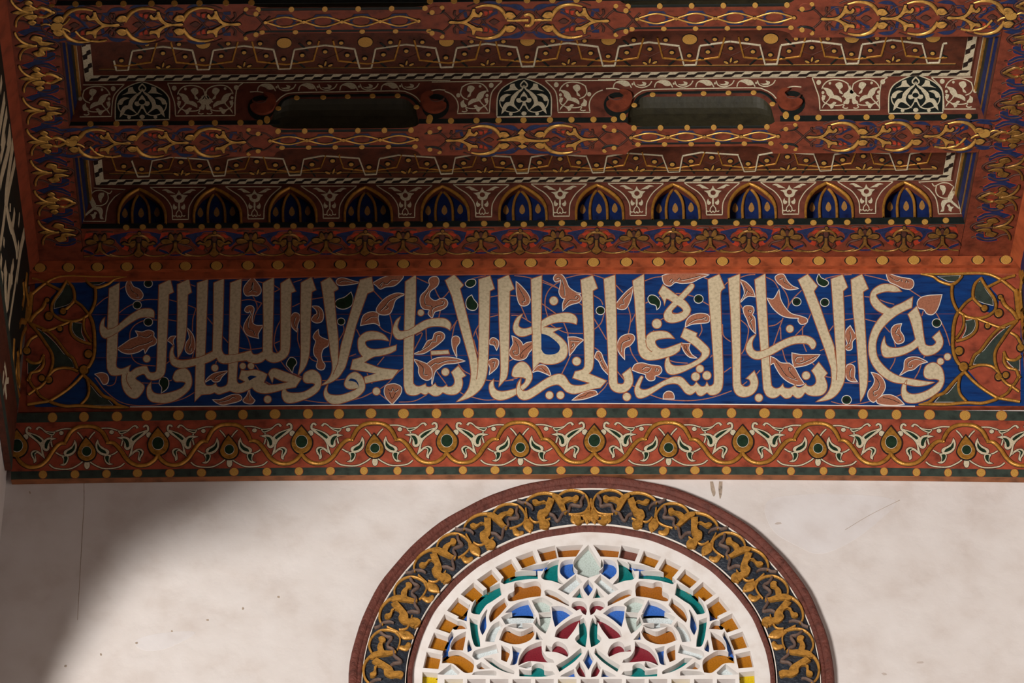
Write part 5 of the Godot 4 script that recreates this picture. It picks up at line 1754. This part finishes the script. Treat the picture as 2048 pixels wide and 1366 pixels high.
# ---------- painted boards on the side walls, seen at a glancing angle ----------
func build_sides() -> void:
	var t := thing("side_inscription_panel", "dark painted board with cream lettering on the left wall, seen almost edge-on", "panel", Vector3(XL, 8.3, 0.9))
	xf = Transform2D()
	S = SL
	frame("px")
	var top := HS - 0.056
	var mid := on(SP, 40, 814).y
	var low := on(SF, 30, 955).y
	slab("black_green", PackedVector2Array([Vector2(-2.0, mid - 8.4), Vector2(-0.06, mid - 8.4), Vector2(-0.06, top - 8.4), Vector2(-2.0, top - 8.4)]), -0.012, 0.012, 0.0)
	part("board", t)
	frame("Q")
	for s in [["105,-20 60,180 20,330 0,440", 24], ["50,-20 20,120 0,200", 18], ["125,40 95,250 62,480 52,640", 28], ["145,210 112,360 84,500 66,640 84,760 112,860 132,780 142,690", 20], ["52,650 32,820 12,960 0,1050", 22], ["115,870 140,960 160,1060 165,1120 182,1010", 16], ["235,910 202,1060 182,1200 162,1366", 22], ["130,1200 112,1300 120,1366", 18], ["60,1270 40,1366", 40], ["15,1130 5,1250", 22], ["190,720 180,840", 10], ["100,620 98,700", 14], ["40,960 35,1040", 16]]:
		line("cream", s[0], s[1] * 6.0, 0, 0.5)
		part("letter_stroke", t)
	frame("P")
	for s in [["15,720 0,830", 18], ["42,890 10,1080 -10,1200", 24], ["62,1020 30,1200 10,1366", 22], ["90,1170 66,1366", 22]]:
		line("cream", s[0], s[1] * 6.0, 0, 0.5)
		part("letter_stroke", t)
	frame("I")
	for s in [["60,-10 50,120 60,300 72,310 92,60", 26], ["165,-10 130,220 90,480 80,580", 14], ["20,20 12,200", 30], ["115,0 95,140", 26]]:
		line("cream", s[0], s[1] * 6.0, 0, 0.5)
		part("letter_stroke", t)
	for s in ["250,40 240,150 262,300 272,480", "180,530 200,480 240,490", "240,545 202,640 190,800", "130,650 122,900 152,1100 185,1200", "160,750 172,900 180,1100", "215,100 222,240 205,360", "170,800 150,960 175,1060"]:
		line("gold", s, 60, 0, 3, true)
		part("gilt_rib", t)
	t = thing("side_frieze", "dim red frieze board with green edges on the left wall below the glancing inscription", "frieze", Vector3(XL, low, 0.9))
	S = SL
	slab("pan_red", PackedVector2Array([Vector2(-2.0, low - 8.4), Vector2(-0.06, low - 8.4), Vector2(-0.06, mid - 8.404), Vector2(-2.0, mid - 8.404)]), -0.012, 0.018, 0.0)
	part("board", t)
	for y in [low + 0.002, mid - 0.04]:
		slab("band_green", PackedVector2Array([Vector2(-2.0, y - 8.4), Vector2(-0.06, y - 8.4), Vector2(-0.06, y - 8.364), Vector2(-2.0, y - 8.364)]), 0.006, 0.001, 0.0)
		part("dotted_band", t)
	frame("I")
	for s in ["20,880 40,1000 22,1100 10,1160", "60,1040 30,1060 40,1200", "15,960 5,1080"]:
		line("bone", s, 60, 0.006 / PX, 0.5)
		part("painted_stem", t)
	# right wall
	t = thing("side_inscription_panel", "sliver of blue board with gilded tracery on the right wall beside the end medallion", "panel", Vector3(XR, 8.3, 0.9))
	S = SR
	slab("deep_blue", PackedVector2Array([Vector2(0.06, mid - 8.4), Vector2(2.0, mid - 8.4), Vector2(2.0, top - 8.4), Vector2(0.06, top - 8.4)]), -0.012, 0.012, 0.0)
	part("board", t)
	frame("J")
	for s in ["968,80 985,120 972,250 985,420", "1004,430 985,520 1004,590", "975,560 1004,640", "990,80 1004,140", "972,700 985,800 1004,860"]:
		line("gold", s, 90, 0, 3.5, true)
		part("gilt_rib", t)
	t = thing("side_frieze", "sliver of red frieze board on the right wall at the end of the long frieze", "frieze", Vector3(XR, low, 0.9))
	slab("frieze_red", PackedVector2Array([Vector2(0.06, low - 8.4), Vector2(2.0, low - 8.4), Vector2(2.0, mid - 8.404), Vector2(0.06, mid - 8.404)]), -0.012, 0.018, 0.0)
	part("board", t)

# ---------- the round-headed window ----------
var hub: Vector2
var unit_px: float   # metres per photograph pixel at the window's springing

func radius(px: float) -> float:
	return px * unit_px

func arch_path(r: float, wob := 0.0) -> PackedVector2Array:
	var q := PackedVector2Array([hub + Vector2(-r, -0.6), hub + Vector2(-r, -0.3)])
	for i in 73:
		var a := PI - PI * i / 72.0
		q.append(hub + Vector2(cos(a), sin(a)) * (r + wob * (sin(a * 17.0) + sin(a * 31.0 + 1.0) * 0.6)))
	q.append_array([hub + Vector2(r, -0.3), hub + Vector2(r, -0.6)])
	return q

func arch_band(m, r: float, w: float, z: float, h: float, round_: bool, wob := 0.0) -> void:
	S = SW
	var q := arch_path(radius(r), radius(wob))
	var ws := PackedFloat32Array()
	for i in q.size():
		ws.append(radius(w) / PX)
	sweep(m, q, ws, z / PX, h / PX, round_, false)

var holes: Array = []   # [outline on the grille, glass]

func pane(glass: String, s: String, both := true, glass2 := "") -> void:
	var p := outline(read(s))
	holes.append([grown(flat(p), 0.0022), glass])
	if both:
		var q := PackedVector2Array()
		for v in p:
			q.append(Vector2(2353.0 - v.x, v.y))
		holes.append([grown(flat(q), 0.0022), glass2 if glass2 else glass])

func build_window() -> void:
	hub = uv(SW, Vector2(1182, 1365))
	unit_px = (uv(SW, Vector2(1382, 1365)).x - hub.x) / 200.0
	var w := thing("window_1", "round-headed window with white stucco tracery, coloured glass and a carved gilded surround", "", Vector3(hub.x, 8.4 + hub.y, 0), "", "structure")
	arch_band("navy", 415, 96, -0.08, 0.092, false)
	part("carved_band", w, "dark navy carved band")
	arch_band("rim_wood", 476, 21, 0.0, 0.034, true, 0.7)
	arch_band("rim_wood", 465, 11, 0.0, 0.024, true, 0.5)
	part("outer_rim", w, "chipped brown outer rim")
	arch_band("rim_wood", 363.5, 15, -0.06, 0.082, true, 0.6)
	part("inner_rim", w, "chipped brown inner rim")
	arch_band("white_line", 458.5, 1.6, 0.004, 0.0095, false)
	part("white_edge", w)
	arch_band("white_line", 371.5, 1.6, 0.004, 0.0095, false)
	part("white_edge", w)
	# gilded scroll on the band: one unit traced, turned about the hub and mirrored
	S = upright(0.012)
	pivot = hub
	for side in 2:
		for k in range(-1, 4):
			flip = side == 1
			spin = k * deg_to_rad(18.35)
			frame("W")
			scroll_unit(w, k)
	flip = false
	spin = 0.0
	# stucco grille, pierced
	S = upright(-0.004)
	frame("R")
	pane("frost", "843,55! 955,230 972,195 975,250 936,290! 946,320! 843,355! 740,320! 750,290! 712,250 715,195 770,130", false)
	pane("umber_glass", "545,70! 670,58 785,52! 722,152! 565,160!")
	pane("cobalt", "690,190! 640,195 595,215 578,260 585,320 640,370! 735,302! 700,270 690,230")
	pane("teal", "560,193! 500,213 440,255 420,310 400,345 422,372 500,385 600,420! 550,360 543,300 548,240")
	pane("cobalt", "205,285! 300,250 400,235 460,215! 430,250 400,290!")
	pane("teal", "15,400! 30,370 80,335 150,310 250,300 350,300! 355,365! 250,370 150,385 40,415!")
	pane("umber_glass", "140,440! 150,410 190,405 230,420 320,400 365,405 385,440! 385,490 380,532! 300,540 200,560 100,580 80,555 90,520 130,500 145,480!")
	pane("umber_glass", "430,490! 460,480 540,510 610,560 650,592! 650,622! 560,580 440,525!")
	pane("ice", "725,340! 778,400! 650,515! 565,470!")
	pane("cobalt", "843,385! 885,450 843,525! 800,450", false)
	pane("teal", "760,470! 790,550! 700,542!")
	pane("cobalt", "60,690! 130,630 200,595 265,580! 300,650! 320,690! 180,680")
	pane("frost", "312,580! 400,555 480,600! 495,615 468,640 475,680! 370,688! 340,640")
	pane("frost", "375,702! 480,695! 480,740 460,820 430,885! 380,850 325,790! 350,745! 388,795!")
	pane("cobalt", "500,640! 600,640 690,700! 600,760 530,820! 510,740")
	pane("ice", "20,740! 100,700 200,690 300,695 333,725! 310,785! 200,788 100,793 55,800!")
	pane("ice", "80,820! 160,802 250,802 310,815! 260,838 180,838")
	pane("umber_glass", "0,950! 40,850 80,832 110,850 200,880 310,832! 330,880! 290,945 200,985 100,985")
	pane("cobalt", "352,885! 400,948! 345,945!")
	pane("maroon", "530,920! 550,860 620,800 700,750 778,722! 740,790 700,860 640,938! 590,935")
	pane("maroon", "690,640! 700,605 750,588 800,602 825,650 815,708! 790,690 770,650! 730,668!")
	pane("teal", "760,770! 798,752! 815,800 825,900 810,1015! 760,990 725,950 740,920 765,900!")
	pane("maroon", "180,1190! 200,1110 260,1030 340,990 390,975! 395,1050 440,1120 500,1148! 508,1165! 400,1160 300,1150 230,1165")
	pane("maroon", "440,1058! 445,1012! 500,1030! 520,990 560,975 620,1010 650,1080 640,1108! 560,1072 490,1060")
	pane("teal", "770,1040! 780,1080! 700,1160 570,1250! 545,1200! 660,1130")
	pane("teal", "190,1240! 300,1250 312,1210 360,1182 410,1202 420,1250 500,1260! 515,1280! 400,1300 192,1295!")
	pane("cobalt", "843,1055! 888,1140! 845,1230! 800,1150!", false)
	pane("maroon", "760,1172! 800,1240 810,1303! 762,1290 728,1222!")
	pane("cobalt", "700,1242! 714,1303! 585,1300! 640,1270")
	pane("ice", "192,1205! 290,1166! 298,1200 260,1220")
	pane("cobalt", "122,1020! 198,1042! 170,1100 150,1175 107,1188! 130,1110")
	pane("umber_glass", "20,1012! 78,1040 88,1080 60,1158! 17,1140!")
	frame("Z")
	pane("teal", "850,420! 865,500! 868,520! 780,580 720,620 660,705! 592,690 602,630 640,560 720,480")
	pane("cobalt", "568,622! 540,700 535,768! 462,745! 520,680")
	pane("umber_glass", "410,820! 430,790 480,777 520,800 538,843! 480,845 425,850")
	pane("teal", "575,747! 638,770! 640,850 660,950 663,1013! 622,1003 592,900")
	pane("cobalt", "740,662! 718,720 722,830 692,898! 672,830 690,740")
	pane("umber_glass", "900,562! 928,620! 850,710 772,778! 762,730 800,640")
	pane("ice", "850,782! 878,820! 830,880 800,968! 727,963! 742,900 790,820")
	pane("cobalt", "400,882! 413,915 380,980 363,1060 312,1098! 332,1020 362,950")
	pane("umber_glass", "528,882! 518,960 500,1048! 402,1043! 392,1010 420,950 470,910")
	pane("cobalt", "562,962! 588,1038 557,1062! 552,1000")
	pane("amber", "312,1170! 322,1100 380,1072 460,1062 540,1102 598,1150 603,1210 590,1258! 530,1263 470,1220 420,1180 360,1167")
	pane("ice", "272,1278! 390,1192! 468,1265! 440,1283")
	pane("ice", "602,1108! 622,1062 720,1032! 818,1003! 838,1073! 700,1108 640,1138")
	pane("teal", "717,1132! 780,1132! 860,1190 978,1250 988,1273! 900,1250 800,1200")
	pane("umber_glass", "642,1200! 680,1172! 758,1223! 660,1228")
	pane("ice", "602,1283! 640,1262 800,1252 818,1288!")
	# ring of small square lights
	for side in 2:
		for k in 10:
			var p := PackedVector2Array()
			var a := deg_to_rad(1.4 + 8.17 * k)
			for e in [[-3.3, 334.0], [3.3, 334.0], [3.2, 303.0], [-3.2, 303.0]]:
				var ang: float = a + deg_to_rad(e[0])
				p.append(hub + Vector2(radius(-5.5) + (-1.0 if side == 0 else 1.0) * cos(ang) * radius(e[1]), sin(ang) * radius(e[1])))
			holes.append([p, "yellow" if k == 0 else ("plum" if side == 1 and k == 9 else ("amber" if k < 9 else "umber_glass"))])
	frame("px")
	for i in 13:
		var x := 889.0 + i * 45.4
		holes.append([flat(PackedVector2Array([Vector2(x, 1358), Vector2(x + 37, 1358), Vector2(x + 37, 1398), Vector2(x, 1398)])), "yellow" if i % 5 == 0 else "plum"])
	for i in [842.0, 1484.0]:
		holes.append([flat(PackedVector2Array([Vector2(i, 1392), Vector2(i + 27, 1392), Vector2(i + 27, 1420), Vector2(i, 1420)])), "yellow"])
	var plate := PackedVector2Array([hub + Vector2(-radius(360), -0.55)])
	for i in 61:
		var a := PI - PI * i / 60.0
		plate.append(hub + Vector2(cos(a), sin(a)) * radius(360))
	plate.append(hub + Vector2(radius(360), -0.55))
	pierced(plate, w)
	for h in holes:
		S = upright(-0.0365)
		slab(h[1], grown(h[0], 0.003), 0.0, 0.005, 0.0)
		part("glass_pane", w)
	S = upright(-0.06)
	slab("ink", plate, 0.0, 0.02, 0.0)
	part("backing", w)

func pierced(plate: PackedVector2Array, w: Node3D) -> void:
	var c := CSGPolygon3D.new()
	c.name = "stucco_grille"
	c.polygon = local_xy(plate, w)
	c.depth = 0.027
	c.position.z = -0.004
	c.material = M["stucco"]
	c.set_meta("label", "white pierced stucco grille")
	w.add_child(c, true)
	for h in holes:
		var k := CSGPolygon3D.new()
		k.name = "opening"
		k.operation = CSGShape3D.OPERATION_SUBTRACTION
		k.polygon = local_xy(h[0], w)
		k.depth = 0.2
		k.position.z = 0.1
		k.material = M["stucco"]
		c.add_child(k, true)

func local_xy(p: PackedVector2Array, w: Node3D) -> PackedVector2Array:
	var out := PackedVector2Array()
	var area := 0.0
	for i in p.size():
		area += p[i].cross(p[(i + 1) % p.size()])
		out.append(p[i] - Vector2(w.position.x, w.position.y - 8.4))
	if area < 0:
		out.reverse()
	return out

func scroll_unit(w: Node3D, k: int) -> void:
	line("zigzag", "835,670:34 900,680:38 968,738:40 990,690:38 1002,620:38 1068,565:40 1062,495:38 1105,468:38 1205,455:40 1178,385:40 1192,310:38", 34, 0, 8.5, true)
	part("carved_zigzag", w)
	line("zigzag", "345,610:34 420,625:34 470,612:31 560,640:29 600,690:16", 30, 0, 8.5, true)
	part("carved_zigzag", w)
	line("old_gold", "466,640:22 470,590:27 495,535:31 560,470:34 650,422:37 760,402:41 860,415:44", 40, 0.4, 7, true)
	part("gilt_stem", w)
	line("old_gold", "862,400:26 920,325:29 1010,280:29 1110,270:29 1200,292:29 1262,342:29 1300,410:29 1308,470:27", 34, 0.2, 7, true)
	part("gilt_stem", w)
	line("old_gold", "1300,460:29 1280,520:24 1225,560:22 1150,590:22 1085,605:20", 28, 0.2, 6.5, true)
	part("gilt_stem", w)
	poly("old_gold", "775,402! 860,405 930,445 980,500 1022,560 1062,592! 1040,622 980,592 920,542 850,484 790,455", 0.5, 7, 4, null, 0, true)
	part("gilt_leaf", w)
	poly("old_gold", "740,470! 832,480! 832,600 826,690 790,745! 838,800 845,840! 830,855 765,868 742,815 690,770! 680,720 690,672 738,640 752,592 730,552! 690,562 650,592 612,612 570,602 548,570 590,545 640,560 700,530 738,540", 0.4, 7, 4, null, 0, true)
	part("gilt_leaf", w)
	poly("old_gold", "925,445! 960,410 1010,392 1060,382 1090,345 1135,358 1142,400 1110,432 1060,424 1012,455 975,500!", 0.4, 7, 4, null, 0, true)
	part("gilt_leaf", w)
	poly("old_gold", "1125,600! 1172,600 1210,638 1272,640 1274,680 1210,706 1150,692 1128,640", 0.3, 7, 4, null, 0, true)
	part("gilt_leaf", w)
	poly("old_gold", "1285,520! 1300,480 1345,470 1385,520 1412,560 1402,620 1372,668! 1320,632 1282,590 1275,555", 0.6, 8, 5, null, 0, true)
	part("gilt_drop", w)
	line("old_gold", "1308,330:22 1315,400:29 1325,480:37", 34, 0.3, 7, true)
	part("gilt_stem", w)
	line("old_gold", "1365,460:24 1390,492:24 1435,520:22 1510,512:22 1590,490:22 1640,470:17", 26, 0.2, 6.5, true)
	part("gilt_stem", w)
	poly("old_gold", "1520,510! 1560,520 1600,500 1632,540 1630,590 1585,620 1505,605 1495,590! 1535,575", 0.3, 7, 4, null, 0, true)
	part("gilt_leaf", w)

func _ready() -> void:
	axes = Basis(Vector3.UP, deg_to_rad(1.8277)) * Basis(Vector3.RIGHT, deg_to_rad(35.42)) * Basis(Vector3(0, 0, 1), deg_to_rad(0.802))
	eye = AIM - axes * Vector3(0, 0, -1) * REACH
	var cam := Camera3D.new()
	cam.name = "camera"
	cam.transform = Transform3D(axes, eye)
	cam.fov = rad_to_deg(2.0 * atan(tan_half))
	cam.near = 0.1
	cam.far = 60.0
	add_child(cam)
	cam.current = true
	# daylight: a pale sky over the courtyard, and sun thrown back from it low on the left
	var w := WorldEnvironment.new()
	w.name = "world"
	var e := Environment.new()
	e.background_mode = Environment.BG_COLOR
	e.background_color = Color(0.66, 0.72, 0.8)
	e.background_energy_multiplier = 0.075
	e.tonemap_mode = Environment.TONE_MAPPER_LINEAR
	e.tonemap_exposure = 1.0
	e.sdfgi_enabled = true
	e.ssao_enabled = true
	e.ssil_enabled = true
	w.environment = e
	add_child(w)
	var sun := AreaLight3D.new()
	sun.name = "courtyard_light"
	sun.area_size = Vector2(1.7, 1.3)
	sun.area_range = 40.0
	sun.light_color = Color(1.0, 0.98, 0.955)
	sun.light_energy = 146.0
	sun.shadow_enabled = true
	add_child(sun)
	sun.look_at_from_position(Vector3(-4.2, 2.6, 8.8), Vector3(0.3, 8.3, 0.3))
	materials()
	survey()
	room()
	build_panel()
	build_frieze()
	build_moulding()
	build_soffit()
	build_niches()
	build_beams()
	build_coffers()
	build_sides()
	build_window()
	print("objects ", get_child_count())
